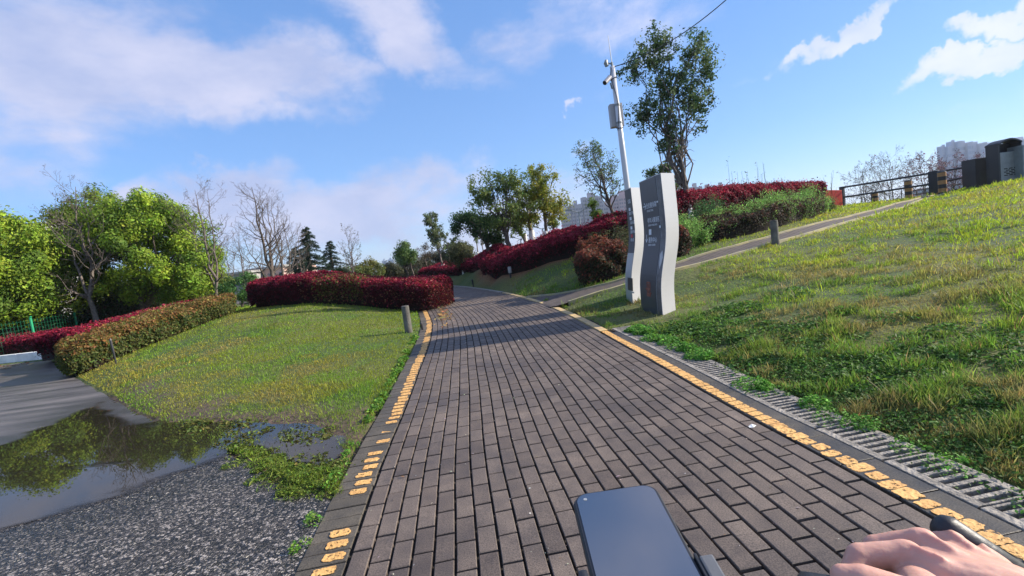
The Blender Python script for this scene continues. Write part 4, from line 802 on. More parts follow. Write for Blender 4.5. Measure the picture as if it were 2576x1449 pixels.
crown_tree('round_tree', 1169, 689, 33, [(1160, 640, 33, .78, .7, .50), (1150, 628, 33, .5, .5, .3)], [[.075, .085, .035], [.10, .105, .045]], 'small round brown-green tree with a whitewashed trunk beside the far lawn', .075, 10, 60, 110, .035, .26, fork=.55, shell=.7, white=.55)
# thin trunks in the far row
thr = 'thin far trees behind the bank'
for i, (px, py, tpx, tpy, lb) in enumerate([(1203, 652, 1196, 560, 'thin far tree, leftmost of the close row behind the dark leafy tree'), (1215, 648, 1208, 566, 'thin far tree, second from the left in the close row'), (1226, 645, 1222, 560, 'thin far tree in the middle of the close row'),
        (1248, 634, 1240, 556, 'thin far tree with a pale foot right of the dark leafy trunk'), (1262, 628, 1256, 552, 'thin far tree close left of the big forked tree'), (1130, 672, 1122, 590, 'thin far tree just right of the tall sparse tree'), (1145, 668, 1141, 596, 'thin far tree above the round whitewashed tree')]):
    bare_tree('thin_tree', px, py, 46+i, tpx, tpy, lb, .25, .07, 10, 2, [[.09, .12, .05]], 500, .055, upb=.75, start=.4, group=thr, white=.5)
# bank trees
CA = [[.09, .14, .035], [.12, .18, .04], [.16, .21, .055]]; CD = [[.22, .25, .03], [.27, .29, .04], [.17, .21, .03], [.32, .31, .05]]
crown_tree('leafy_tree', 1232, 652, 30, [(1215, 565, 30, .75, .7, .55), (1165, 555, 30, .50, .5, .36), (1150, 578, 30, .32, .4, .22), (1240, 600, 30, .45, .5, .35)], [[.04, .085, .028], [.055, .11, .035]], 'dark leafy tree left of the big forked tree, with a limb over the round tree', .10, 12, 80, 100, .042, .27, fork=.5, shell=.6, white=.25)
crown_tree('leafy_tree', 1283, 643, 28, [(1250, 470, 28, 1.25, 1.1, .75), (1265, 525, 28, 1.35, 1.1, .8), (1215, 500, 28, .62, .7, .6), (1290, 450, 28, .55, .6, .45), (1240, 560, 28, .7, .6, .4)], CA, 'big forked tree in the middle of the bank with a wide airy crown', .105, 26, 150, 52, .042, .24, fork=.33, shell=.75, white=.12, twigs=2, limb=.34)
crown_tree('leafy_tree', 1340, 608, 29.5, [(1322, 505, 29.5, .80, .8, 1.0), (1335, 555, 29.5, .6, .6, .4)], CD[:3]+CA[2:], 'olive-green tree with a thick pale-footed trunk behind the big forked tree', .095, 12, 80, 60, .042, .24, fork=.45, shell=.7, white=.45, bark=M_barkgrey, limb=.36)
crown_tree('leafy_tree', 1323, 611, 32, [(1300, 560, 32, .6, .6, .6)], CA, 'slimmer pale-trunked tree beside the thick trunk on the bank crest', .065, 8, 32, 80, .045, .28, fork=.5, shell=.8, white=.5, bark=M_barkgrey)
crown_tree('leafy_tree', 1374, 596, 28.5, [(1368, 455, 28.5, .60, .6, .62), (1385, 505, 28.5, .78, .7, .62), (1350, 480, 28.5, .6, .6, .7), (1400, 535, 28.5, .42, .5, .4), (1345, 430, 28.5, .3, .4, .3)], CD, 'yellow-green tree, rightmost of the bank group', .07, 20, 120, 58, .040, .22, fork=.38, shell=.7, white=.3, twigs=2, limb=.34)
crown_tree('small_tree', 1390, 590, 31, [(1393, 560, 31, .28, .3, .28)], CA, 'little tree at the foot of the yellow-green tree', .05, 7, 18, 50, .04, .18, fork=.5, shell=.9, white=.2)
bare_tree('sparse_tree', 1548, 552, 25, 1490, 365, 'sparse half-bare tree rising behind the crimson hedge left of the camera pole', .42, .09, 17, 3, [[.09, .14, .05], [.12, .17, .07]], 2300, .034, upb=.62, start=.2, leaders=4, bark=M_bark)
crown_tree('small_tree', 1497, 566, 24.5, [(1497, 540, 24.5, .22, .25, .26), (1492, 515, 24.5, .14, .2, .14)], [[.16, .24, .04], [.12, .19, .035]], 'small bright green bush-like tree behind the crimson hedge, left of the sparse tree', .03, 6, 22, 80, .034, .14, fork=.5, shell=.9)
CF = [[.045, .085, .032], [.06, .11, .04], [.085, .14, .05], [.13, .18, .085]]
tF = crown_tree('tall_tree', 1733, 552, 21.3, [(1685, 215, 21.3, 1.15, 1.0, 1.25), (1755, 120, 21.3, .58, .7, .62), (1655, 110, 21.3, .55, .6, .72), (1600, 165, 21.3, .55, .6, .65), (1622, 290, 21.3, .62, .6, .60), (1750, 265, 21.3, .50, .6, .80), (1680, 350, 21.3, .45, .5, .55), (1780, 170, 21.3, .32, .4, .9)], CF,
    'tallest tree, dark open vase-shaped crown right of the camera pole, whitewashed at the foot', .105, 34, 270, 46, .040, .22, limb=.24, fork=.36, shell=.85, white=.55, bark=M_barkgrey, twigs=2)
mbx = MB(); b0 = Vector(tF.location)
s0 = b0.lerp(D(1710, 459, 21.3), .95)
for (qx, qy) in ((1672, 330), (1662, 250), (1700, 200)): curve_limb(mbx, s0, Vector((-.35, 0, 1)), D(qx, qy, 21.2), .065, .018, 8, 6, .015)
mbx.build('limb', M_barkgrey, tF, smooth=True)
crown_tree('small_tree', 1672, 560, 24, [(1672, 425, 24, .30, .3, .36), (1640, 440, 24, .2, .3, .2), (1690, 470, 24, .22, .3, .3)], [[.07, .11, .04], [.10, .15, .055]], 'small leafy tree peeping out behind the top of the tall sign', .05, 8, 40, 60, .035, .18, fork=.6, shell=.9)
# blossoming shrubs behind the railing
def blossom(px, py, d, tpx, tpy, label, cols, n, sp_=.6): return bare_tree('blossom_tree', px, py, d, tpx, tpy, label, sp_, .07, 16, 3, cols, n, .035, upb=.4, start=.1, leaders=4, bark=M_bark, zb=-.6, twig=1.1)
PK = [[.16, .08, .10], [.10, .06, .07], [.20, .13, .14]]; PG = [[.12, .13, .07], [.16, .10, .09]]
blossom(2250, 560, 40, 2235, 395, 'leafless spreading shrub behind the left half of the railing', PG, 900, .62)
blossom(2330, 530, 37, 2310, 405, 'wide twiggy shrub with sparse pink buds behind the middle of the railing', PK, 1600, .62)
blossom(2385, 520, 34, 2400, 395, 'pink-budded shrub in front of the white towers behind the railing', PK, 3000, .6)
blossom(2180, 570, 42, 2170, 430, 'low bare shrub just right of the red panel', PG, 700, .6)
UP = Vector((0, 0, 1))
# ------------------------------------------------------------------ drain covers
M_grate = pmat('drain_concrete', (.32, .29, .25), (.19, .172, .148), .85, 16, .7, 60, cr_=(.38, .62)); M_dark = pmat('drain_dark', (.008, .007, .006), (.02, .017, .012), .9, 20)
ulen = .42; ng = int((S_GR-.25)/ulen); g0 = HW+.205; gw = .255
ords = ['nearest', 'second', 'third', 'fourth', 'fifth', 'sixth', 'seventh', 'eighth', 'ninth', 'tenth', 'eleventh', 'twelfth', 'thirteenth', 'fourteenth', 'fifteenth', 'sixteenth', 'seventeenth', 'eighteenth', 'nineteenth', 'twentieth']
src = None; cnt = 0
for i in range(ng):
    s0 = S_GR-(ng-i)*ulen+.0; 
    if s0 < S0-.65: continue
    x0, y0 = pathpt(s0, g0); x1, y1 = pathpt(s0+ulen, g0); ang = math.atan2(float(y1-y0), float(x1-x0)); loc = (float(x0), float(y0), 0)
    lb = ('slotted concrete drain cover, %s in the row counted from the bottom right corner' % ords[cnt]) if cnt < len(ords) else 'slotted concrete drain cover far along the row'
    if src is None:
        r_ = empty('drain_cover', (0, 0, 0), lb, 'drain cover', 'drain covers along the right side of the path'); m_ = MB(); top = .004; L2 = ulen-.006
        m_.box((0, -.042, -.15), (L2, 0, top)); m_.box((0, -gw, -.15), (L2, -gw+.045, top-.002)); ns = 8; pit = L2/ns
        for k in range(ns+1):
            a_ = k*pit-.012; b_ = a_+.0225
            m_.box((max(0, a_), -gw+.045, -.045), (min(L2, b_), -.042, top-.001))
        o1 = m_.build('slotted_slab', M_grate, r_, bevel=.003); m_ = MB(); m_.box((0, -gw, -.16), (L2, 0, -.15)); o2 = m_.build('channel_floor', M_dark, r_); src = (r_, o1, o2); r_.location = loc; r_.rotation_euler = (0, 0, ang)
    else:
        r_ = src[0].copy(); C.objects.link(r_); r_.location = loc; r_.rotation_euler = (rng.normal(0, .006), rng.normal(0, .004), ang); r_['label'] = lb
        for ch in src[1:]: q = ch.copy(); C.objects.link(q); q.parent = r_
    cnt += 1

# ------------------------------------------------------------------ signs
def plan_prism(name, poly, prof, z0, mat, parent, h0, h1, n=28, off=(0, 0)):
    """plan polygon swept upward along the wavy profile; from height h0 to h1"""
    hs = np.linspace(h0, h1, n); V = []; k = len(poly)
    for h in hs:
        p = prof(h)
        for q in poly: V.append((q[0]+p[0]+off[0], q[1]+p[1]+off[1], z0+h))
    Fc = [tuple(range(k-1, -1, -1)), tuple((n-1)*k+i for i in range(k))]+[(j*k+i, j*k+(i+1) % k, (j+1)*k+(i+1) % k, (j+1)*k+i) for j in range(n-1) for i in range(k)]
    m_ = MB(); m_.add(V, Fc); return m_.build(name, mat, parent)
M_slate = pmat('slate_panel', (.035, .042, .055), (.045, .052, .066), .38, 2, .02, 20); M_brush = pmat('brushed_steel', (.20, .20, .21), (.10, .10, .11), .42, 9, .3, 60, metal=.5, cr_=(.3, .7))
M_signw = pmat('sign_white', (.46, .46, .47), (.42, .42, .43), .30, 1.5, .02, 20); M_silver = pmat('silver_panel', (.42, .44, .45), (.34, .36, .37), .35, 2, .02, metal=.3)
M_text = pmat('sign_lettering', (.75, .78, .82), (.7, .72, .76), .5, 5); M_rust = pmat('faded_emblem', (.30, .085, .04), (.18, .06, .035), .7, 30, .2); M_redtext = pmat('red_icon', (.6, .05, .06), (.5, .04, .05), .5, 5)
pt_ = np.array([0, .10, .23, .33, .45, .57, .68, .8, 1.0]); po_ = np.array([0, .004, .012, .05, .118, .168, .180, .180, .180])
def wave(Ht, scale=1.): 
    def f(h): t = h/Ht; return (float(np.interp(t, pt_s, po_s))*scale, 0.)
    return f
pt_s = np.linspace(0, 1, 60); _raw = np.interp(pt_s, pt_, po_); po_s = np.convolve(np.pad(_raw, 5, 'edge'), np.ones(11)/11, 'valid')
def txt(body, size, o, xdir, ydir, nrm, mat, parent, name='lettering', prof=None, ext=.0008):
    c = bpy.data.curves.new(name, 'FONT'); c.body = body; c.size = size; c.extrude = ext; c.align_x = 'LEFT'; c.resolution_u = 2; ob = bpy.data.objects.new(name, c); C.objects.link(ob)
    dg = bpy.context.evaluated_depsgraph_get(); me = bpy.data.meshes.new_from_object(ob.evaluated_get(dg)); bpy.data.objects.remove(ob); me.name = name
    base = Vector(parent.location)
    for v in me.vertices:
        p = Vector(o)+xdir*v.co.x+ydir*v.co.y+nrm*(v.co.z+.0015); 
        if prof: p.x += prof(p.z-base.z)[0]
        v.co = p-base
    me.materials.clear(); me.materials.append(mat); q = bpy.data.objects.new(name, me); C.objects.link(q); q.parent = parent; return q
def sign(A, E_, B, Cc, Ht, label, splitpanel=None):
    """plan corners: A far front edge, E start of chamfer, B near corner, Cc back of the end face"""
    A, E_, B, Cc = [np.array(p[:2]) for p in (A, E_, B, Cc)]; Dd = A+(Cc-B); z0 = min(H1(*A), H1(*B), H1(*Cc))-.05; r_ = empty('wayfinding_sign', (float(B[0]), float(B[1]), z0), label, 'sign'); pf = wave(Ht)
    plan_prism('body', [A, E_, B, Cc, Dd], pf, z0, M_signw, r_, 0, Ht)
    f = (E_-A); fl = np.linalg.norm(f); f = f/fl; nn = np.array([f[1], -f[0]]); nn = nn if np.dot(nn, -A) > 0 else -nn     # outward, towards the path
    a = A+f*.02; e = E_-f*.004; p0 = .004
    def slab(nm, a, e, mat, h0, h1, th=.006): return plan_prism(nm, [a, e, e+nn*th, a+nn*th], pf, z0, mat, r_, h0, h1)
    if splitpanel: slab('front_panel', a, e, M_slate, splitpanel, Ht-.012); slab('lower_panel', a, e, M_silver, .03, splitpanel-.004)
    else: slab('front_panel', a, e, M_slate, .03, Ht-.012)
    c_ = (B-E_); cl_ = np.linalg.norm(c_); c_ = c_/cl_; cn = np.array([c_[1], -c_[0]]); cn = cn if np.dot(cn, nn) > 0 else -cn
    if cl_ > .03: plan_prism('chamfer_strip', [E_+c_*.012, B-c_*.012, B-c_*.012+cn*.004, E_+c_*.012+cn*.004], pf, z0, M_brush, r_, .03, Ht-.012)
    return r_, A, f, nn, z0, pf
A1 = D(1614, 778, 11.3); B1 = D(1668, 797, 10.0); C1 = D(1700, 785, 10.35); E1 = D(1655, 793, 10.22)
r1, A, f, nn, z0, pf = sign(A1, E1, B1, C1, 2.05, 'tall S-curved grey and white guide sign nearer the camera, with three lines of white text')
fx = Vector((f[0], f[1], 0)); nv = Vector((nn[0], nn[1], 0)); o3 = lambda u, h: Vector((A[0]+f[0]*u+nn[0]*.0065, A[1]+f[1]*u+nn[1]*.0065, z0+h))
fl1 = float(np.linalg.norm(np.array(E1[:2])-np.array(A1[:2])))
txt('→', .17, o3(.07, 1.60), fx, UP, nv, M_text, r1, 'arrow', pf); txt('全民健身路', .088, o3(.22, 1.62), fx, UP, nv, M_text, r1, prof=pf); txt('FITNESS TRAIL', .042, o3(.24, 1.56), fx, UP, nv, M_text, r1, prof=pf)
txt('老年人健身区', .085, o3(.22, 1.40), fx, UP, nv, M_text, r1, prof=pf); txt('SENIOR FITNESS AREA', .038, o3(.24, 1.345), fx, UP, nv, M_text, r1, prof=pf)
txt('↓', .17, o3(.08, 1.10), fx, UP, nv, M_text, r1, 'arrow', pf); txt('服务中心', .09, o3(.24, 1.105), fx, UP, nv, M_text, r1, prof=pf); txt('SERVICE CENTRE', .04, o3(.24, 1.05), fx, UP, nv, M_text, r1, prof=pf)
def plaque(parent, o3f, pf_, u0, u1, h0, h1, mat, name, th=.004):
    m_ = MB(); P_ = [o3f(u0, h0), o3f(u1, h0), o3f(u1, h1), o3f(u0, h1)]
    for p in P_: p.x += pf_(p.z-parent.location.z)[0]
    m_.prism(P_, nv*th); return m_.build(name, mat, parent)
plaque(r1, o3, pf, .26, .36, 1.215, 1.30, M_text, 'icon'); plaque(r1, o3, pf, .68, .73, 1.66, 1.685, M_text, 'icon'); plaque(r1, o3, pf, .70, .75, 1.30, 1.335, M_text, 'icon')
# worn orange emblem low on the panel
em = MB()
def ebox(u0, u1, h0, h1):
    P_ = [o3(u0, h0), o3(u1, h0), o3(u1, h1), o3(u0, h1)]
    for p in P_: p.x += pf(p.z-z0)[0]
    em.prism(P_, nv*.003)
for b_ in ((.34, .50, .50, .52), (.34, .37, .30, .50), (.47, .50, .38, .52), (.30, .48, .40, .425), (.37, .50, .30, .345), (.40, .44, .345, .49), (.47, .53, .34, .37)): ebox(*b_)
em.build('emblem', M_rust, r1)
tr_ = MB(); q_ = np.array(E1[:2]); cdir = (np.array(B1[:2])-q_); cdir /= np.linalg.norm(cdir); cn_ = np.array([cdir[1], -cdir[0]]); cn_ = cn_ if np.dot(cn_, -q_) > 0 else -cn_
tp_ = []; cl2 = max(.05, float(np.linalg.norm(np.array(B1[:2])-np.array(E1[:2])))-.03)/.36
for (u, h) in ((.06, .93), (.22, .98), (.34, .88), (.28, .80), (.17, .72), (.10, .78)): p = q_+cdir*(.012+u*cl2)+cn_*.0045; tp_.append(Vector((p[0]+pf(h)[0], p[1], z0+h)))
tr_.prism(tp_, Vector((cn_[0], cn_[1], 0))*.002); tr_.build('torn_film', M_signw, r1)
A2 = D(1577, 761, 12.75); B2 = D(1593, 768, 12.2); C2 = D(1616, 765, 12.55)
r2, A, f, nn, z0, pf = sign(A2, B2, B2, C2, 2.03, 'slimmer S-curved sign standing behind the nearer one, dark above and silver below', splitpanel=.92)
fx = Vector((f[0], f[1], 0)); nv = Vector((nn[0], nn[1], 0)); o3b = lambda u, h: Vector((A[0]+f[0]*u+nn[0]*.0065, A[1]+f[1]*u+nn[1]*.0065, z0+h))
for i, (t1, h, sz) in enumerate((('公园', 1.78, .08), ('健身广场', 1.58, .062), ('儿童乐园', 1.42, .062), ('服务中心', 1.26, .062), ('停车场', 1.12, .062))):
    txt(t1, sz, o3b(.14, h), fx, UP, nv, M_text, r2, prof=pf)
    if i: plaque(r2, o3b, pf, .16, .25, h+.065, h+.12, M_redtext if i == 4 else M_text, 'icon')
plaque(r2, o3b, pf, .17, .45, .28, .50, M_darkmetal, 'hatch'); plaque(r2, o3b, pf, .34, .50, .245, .275, M_signw, 'hatch_label', .008)

# ------------------------------------------------------------------ bollards, stakes
M_wood = pmat('stone_bollard', (.15, .145, .125), (.085, .08, .07), .85, 7, .5, 30, cr_=(.35, .6))
def bollard(p, h, r, label, lean=(0, 0), cap=True):
    z = H1(p.x, p.y); r_ = empty('bollard', (p.x, p.y, z), label, 'bollard'); m_ = MB(); b = Vector((p.x, p.y, z)); t = b+Vector((lean[0], lean[1], h)); m_.tube([b-Vector((0, 0, .12)), b.lerp(t, .3), b.lerp(t, .6), t-Vector((0, 0, .012)), t], [r, r*1.01, r, r, r*.93], 24); m_.build('post', M_wood, r_, smooth=False)
    m_ = MB(); q = b.lerp(t, .72); m_.tube([q, q+(t-b)*.05], r*1.006, 24); m_.build('ring_groove', M_wood, r_); return r_
bollard(G(1029, 838), .49, .066, 'stumpy grey stone-look bollard on the left lawn, leaning slightly'); pb = D(1951, 611, 15.0); bollard(pb, .50, .075, 'stumpy grey bollard on the right bank at the edge of the branch path')
pp = D(1288, 722, 22.6); zb = H1(pp.x, pp.y); r_ = empty('lawn_light', (pp.x, pp.y, zb), 'grey-headed lawn light on a dark foot, on the shaded lawn beyond the junction', 'lawn light'); m_ = MB(); b = Vector((pp.x, pp.y, zb)); m_.tube([b-Vector((0, 0, .05)), b+Vector((0, 0, .2))], [.02, .045], 10); m_.build('foot', M_darkmetal, r_); m_ = MB(); m_.tube([b+Vector((0, 0, .16)), b+Vector((0, 0, .33)), b+Vector((0, 0, .36))], [.055, .06, .045], 16); m_.build('head', M_concrete, r_)
def stake(p, h, label, r=.022):
    z = H1(p.x, p.y); m_ = MB(); b = Vector((p.x, p.y, z)); m_.tube([b-Vector((0, 0, .05)), b+Vector((-.01, 0, h*.55)), b+Vector((-.02, 0, h*.93)), b+Vector((-.02, 0, h))], [r*.45, r, r*1.15, r*.7], 8); o = m_.build('ground_spike_light', M_darkmetal, origin=tuple(b)); tag(o, label, 'spike light'); return o
stake(G(1064, 829), .20, 'short black spike light on the left lawn just right of the leaning bollard'); stake(D(299, 945, 12.9), .50, 'thin dark stake in front of the olive hedge', .018)
stake(D(1128, 706, 31), .36, 'dark spike light on the far lawn, left one of a close pair', .05); stake(D(1134, 706, 31), .24, 'small dark spike on the far lawn, right one of a close pair', .04); stake(D(1190, 712, 27), .30, 'black spike light on the far lawn between the pair and the grey-headed light', .032)
# striped bollards by the railing
M_orange = pmat('amber_band', (.42, .22, .07), (.34, .17, .06), .6, 12, .1); M_bk = pmat('black_band', (.016, .015, .015), (.028, .026, .024), .5, 12)
def striped(p, h, r, label, nb=6):
    z = p.z-.03; r_ = empty('striped_bollard', (p.x, p.y, z), label, 'bollard', 'striped bollards along the railing')
    for mat, nm, par in ((M_bk, 'black_band', 0), (M_orange, 'amber_band', 1)):
        for k in range(nb):
            if k % 2 != par: continue
            m_ = MB(); a = Vector((p.x, p.y, z)); m_.tube([a+UP*(h*k/nb), a+UP*(h*(k+1)/nb-.001)], r*(1.0 if par == 0 else 1.02), 20); m_.build(nm, mat, r_)
    m_ = MB(); a = Vector((p.x, p.y, z+h)); m_.tube([a, a+UP*.03, a+UP*.05], [r*1.06, r*1.0, r*.7], 20); m_.build('cap', M_bk, r_)
striped(D(2203, 518, 31), .56, .115, 'smallest striped bollard, leftmost, in front of the railing'); striped(D(2287, 505, 28.6), .80, .125, 'middle striped bollard, mostly black, in front of the railing'); striped(D(2372, 491, 26.3), .86, .125, 'tallest striped bollard next to the thick railing post')
# railing
def lerp(a, b, t): return Vector(a)*(1-t)+Vector(b)*t
fA = (D(2122, 524, 32.5), D(2119, 471, 32.5)); fB = (D(2352, 492, 27.2), D(2347, 434, 27.2)); fC = (D(2475, 462, 25.3), D(2470, 413, 25.3))
r_ = empty('railing', (fA[0].x, fA[0].y, fA[0].z), 'black double-bay metal railing along the top of the branch path', 'railing'); wdir = (fB[0]-fA[0]).normalized(); wn = Vector((-wdir.y, wdir.x, 0)).normalized()
m_ = MB(); m_.frame(fA[0], wdir, wn, UP, (-.1, -.06, -.2), (.08, .06, (fA[1]-fA[0]).z+.03)); m_.build('post', M_darkmetal, r_, bevel=.01)
m_ = MB(); m_.frame(fB[0], wdir, wn, UP, (-.16, -.07, -.2), (.16, .07, (fB[1]-fB[0]).z+.06)); m_.build('post', M_darkmetal, r_, bevel=.02)
for (P0, P1) in ((fA, fB), (fB, fC)):
    for t in (.02, .52, .985):
        m_ = MB(); a, b = lerp(P0[0], P0[1], t), lerp(P1[0], P1[1], t); m_.tube([a, b], .038, 8); m_.build('rail', M_darkmetal, r_)
for t in (.35, .68):
    m_ = MB(); a = lerp(fA[0], fB[0], t); b = lerp(fA[1], fB[1], t); m_.tube([a, lerp(a, b, .52)], .018, 6); m_.build('baluster', M_darkmetal, r_)
# red panel at the hedge end
M_redp = pmat('red_panel', (.62, .02, .012), (.70, .07, .02), .45, 3, .05); a = D(2068, 523, 31.6); b = D(2121, 523, 31.9); t_ = D(2119, 478, 31.9); dx = (b-a).normalized(); r_ = empty('barrier_panel', (a.x, a.y, a.z), 'bright red barrier panel half hidden by the end of the long crimson hedge', 'barrier'); m_ = MB(); m_.frame(a, dx, Vector((-dx.y, dx.x, 0)), UP, (0, 0, -.05), ((b-a).length, .05, (t_-b).z)); m_.build('panel', M_redp, r_, bevel=.01)
m_ = MB(); m_.frame(a, dx, Vector((-dx.y, dx.x, 0)), UP, (0, -.03, -.12), ((b-a).length+.05, .08, -.0)); m_.build('foot_rail', M_darkmetal, r_)
# dark cabinet, litter bin, grey cabinet
def cabinet(name, pa, pb, pt, dep, mat, label, cat, zdown=.9):
    a, b, t = pa, pb, pt; dx = Vector((b.x-a.x, b.y-a.y, 0)).normalized(); dn = Vector((-dx.y, dx.x, 0)); r_ = empty(name, (a.x, a.y, a.z), label, cat); m_ = MB(); m_.frame(a, dx, dn, UP, (0, 0, -zdown), ((Vector((b.x-a.x, b.y-a.y, 0))).length, dep, t.z-a.z)); r_b = m_.build('body', mat, r_, bevel=.012); global CB; CB = r_b; return r_, dx, dn, (t.z-a.z), Vector((b.x-a.x, b.y-a.y, 0)).length
M_cab = pmat('cabinet_dark', (.028, .028, .032), (.036, .035, .036), .5, 3); M_cab2 = pmat('cabinet_olive', (.05, .052, .048), (.04, .042, .04), .6, 3); M_galv = pmat('galvanised', (.27, .29, .29), (.22, .235, .24), .45, 5, .05, metal=.25)
r_, dx, dn, hh, ww = cabinet('equipment_cabinet', D(2456, 468, 24.9), D(2514, 458, 24.9), D(2453, 399, 24.9), .5, M_cab, 'dark flat-topped cabinet at the right end of the railing', 'cabinet')
m_ = MB(); m_.frame(r_.location, dx, dn, UP, (.13, -.006, -.3), (ww-.03, -.001, hh*.52)); m_.build('lower_door', M_cab2, r_).parent = CB
m_ = MB(); m_.frame(r_.location, dx, dn, UP, (ww-.06, -.03, hh*.42), (ww-.035, -.002, hh*.8)); m_.build('handle', M_silver, r_).parent = CB
# litter bin with arched hood
a = D(2514, 452, 24.0); b = D(2572, 440, 24.0); t0 = D(2510, 385, 24.0); dx = Vector((b.x-a.x, b.y-a.y, 0)).normalized(); dn = Vector((-dx.y, dx.x, 0)); ww = (b-a).length; r_ = empty('litter_bin', tuple(a), 'tall litter bin with an arched dark hood and pale grey front, at the right edge', 'bin'); zt = t0.z-a.z
m_ = MB(); m_.frame(a, dx, dn, UP, (.055, 0, -.6), (ww-.03, .4, zt)); LBN = m_.build('body', M_galv, r_, bevel=.015)
m_ = MB(); m_.frame(a, dx, dn, UP, (0, -.01, -.6), (.053, .42, zt+.32)); m_.frame(a, dx, dn, UP, (ww-.028, -.01, -.6), (ww+.01, .42, zt+.30)); m_.build('frame_upright', M_cab, r_)
n = 12; pts = [(ww*i/n, zt+.30+.14*math.sin(math.pi*i/n)) for i in range(n+1)]; m_ = MB()
for y0, y1 in ((-.04, .44),): V = [a+dx*u+UP*h+dn*y for y in (y0, y1) for (u, h) in pts]+[a+dx*u+UP*(h-.05)+dn*y for y in (y0, y1) for (u, h) in pts]; k = n+1; Fc = [(i, i+1, k+i+1, k+i) for i in range(n)]+[(2*k+i, 3*k+i, 3*k+i+1, 2*k+i+1) for i in range(n)]+[(i, 2*k+i, 2*k+i+1, i+1) for i in range(n)]+[(k+i, k+i+1, 3*k+i+1, 3*k+i) for i in range(n)]; m_.add(V, Fc)
m_.build('hood', M_cab, r_)
m_ = MB(); m_.frame(a, dx, dn, UP, (.055, .33, zt+.002), (ww-.03, .38, zt+.31)); m_.build('back_plate', M_cab, r_)
m_ = MB()
for rr2 in range(5):
    for k in range(3): m_.frame(a, dx, dn, UP, (.17+k*.17+(rr2 % 2)*.07, -.004, .10+rr2*.055), (.29+k*.17+(rr2 % 2)*.07, -.001, .13+rr2*.055))
m_.build('vent_slots', M_dark, r_).parent = LBN
r_, dx, dn, hh, ww = cabinet('equipment_cabinet', D(2576, 445, 23.6), D(2680, 425, 23.6), D(2570, 365, 23.6), .5, M_galv, 'grey cabinet cut by the right edge beside the litter bin', 'cabinet')

# ------------------------------------------------------------------ camera pole
P0 = D(1580, 470, 18.3); zg = H1(P0.x, P0.y); Ptop = D(1534, 168, 18.3); base = Vector((P0.x, P0.y, zg)); Ptop = Vector((Ptop.x*.5+P0.x*.5, P0.y, Ptop.z)); r_ = empty('camera_pole', base, 'tall white pole with cameras and a grey box, rising behind the signs', 'camera pole'); Hp = (Ptop-base).length
at_ = lambda z: base.lerp(Ptop, (z-base.z)/(Ptop.z-base.z))
zt = Ptop.z
m_ = MB(); m_.tube([base-UP*.1, base+UP*.02, base.lerp(Ptop, .5), Ptop], [.078, .078, .070, .060], 20); m_.build('pole', M_white, r_, smooth=True)
zbx = D(1548, 317, 18.3).z; zbt = D(1545, 258, 18.3).z; c0 = at_((zbx+zbt)/2); m_ = MB(); m_.frame(c0, Vector((1, 0, 0)), Vector((0, 1, 0)), UP, (-.17, .07, (zbx-zbt)/2), (.15, .28, (zbt-zbx)/2)); m_.build('equipment_box', pmat('box_grey', (.42, .41, .42), (.36, .35, .36), .5, 4, .05), r_, bevel=.015)
for q in (.12, .88):
    m_ = MB(); zz = zbx+(zbt-zbx)*q; c = at_(zz); m_.tube([c-UP*.02, c+UP*.02], .079, 16); m_.build('clamp_band', M_galv, r_)
c = at_(zt-.38); m_ = MB(); d_ = Vector((-.55, -.35, -.5)).normalized(); m_.tube([c+Vector((-.10, -.04, .12)), c+Vector((-.10, -.04, .12))+d_*.26], .058, 14); cam_ = m_.build('camera', pmat('camera_grey', (.35, .34, .36), (.28, .27, .29), .4, 5), r_, smooth=False)
m_ = MB(); m_.tube([c+Vector((-.10, -.04, .12))+d_*.26, c+Vector((-.10, -.04, .12))+d_*.275], .05, 14); m_.build('camera_lens', M_bk, r_).parent = cam_
m_ = MB(); m_.tube([c+Vector((0, 0, -.12)), c+Vector((-.08, -.02, -.16)), c+Vector((-.10, -.03, -.02))], .022, 8); m_.build('camera_bracket', M_galv, r_)
m_ = MB(); m_.tube([Ptop, Ptop+UP*.10], .03, 8); m_.tube([Ptop+UP*.06, Ptop+Vector((-.12, 0, .10))], .018, 6); m_.tube([Ptop+Vector((-.13, -.0, .02)), Ptop+Vector((-.15, 0, .10)), Ptop+Vector((-.13, 0, .17))], [.045, .055, .035], 12); m_.build('dome_camera', M_galv, r_)
m_ = MB(); m_.tube([Ptop+UP*.05, Ptop+Vector((-.02, 0, .76))], [.010, .005], 6); m_.build('antenna', M_galv, r_)
cb = []
for t in np.linspace(0, 1, 24): z = zt-.05-(zt-.05-zbx+.12)*t; p = at_(z); a = 2.2+2.6*math.sin(t*2.6); cb.append(p+Vector((math.cos(a), -abs(math.sin(a))-.1, 0)).normalized()*.085)
m_ = MB(); m_.tube(cb, .010, 5); m_.tube([at_(zt-.3)+Vector((.08*math.cos(a), .08*math.sin(a), .03*math.cos(a))) for a in np.linspace(0, 6.28, 14)], .010, 5); m_.tube([at_(zbx-.06)+Vector((.085*math.cos(a), .085*math.sin(a), .02*math.sin(a))) for a in np.linspace(0, 6.28, 14)], .010, 5); m_.build('cable_loops', M_darkmetal, r_)
w0 = Ptop-UP*.02; w1 = D(1905, -75, 16); pts = [w0.lerp(w1, t)-UP*(.28*4*t*(1-t)) for t in np.linspace(0, 1, 20)]; m_ = MB(); m_.tube(pts+[w0.lerp(w1, 2.2)+UP*.6], .011, 6); o = m_.build('overhead_cable', M_darkmetal, origin=tuple(w0)); tag(o, 'black overhead cable running from the camera pole up past the tall tree', 'cable')
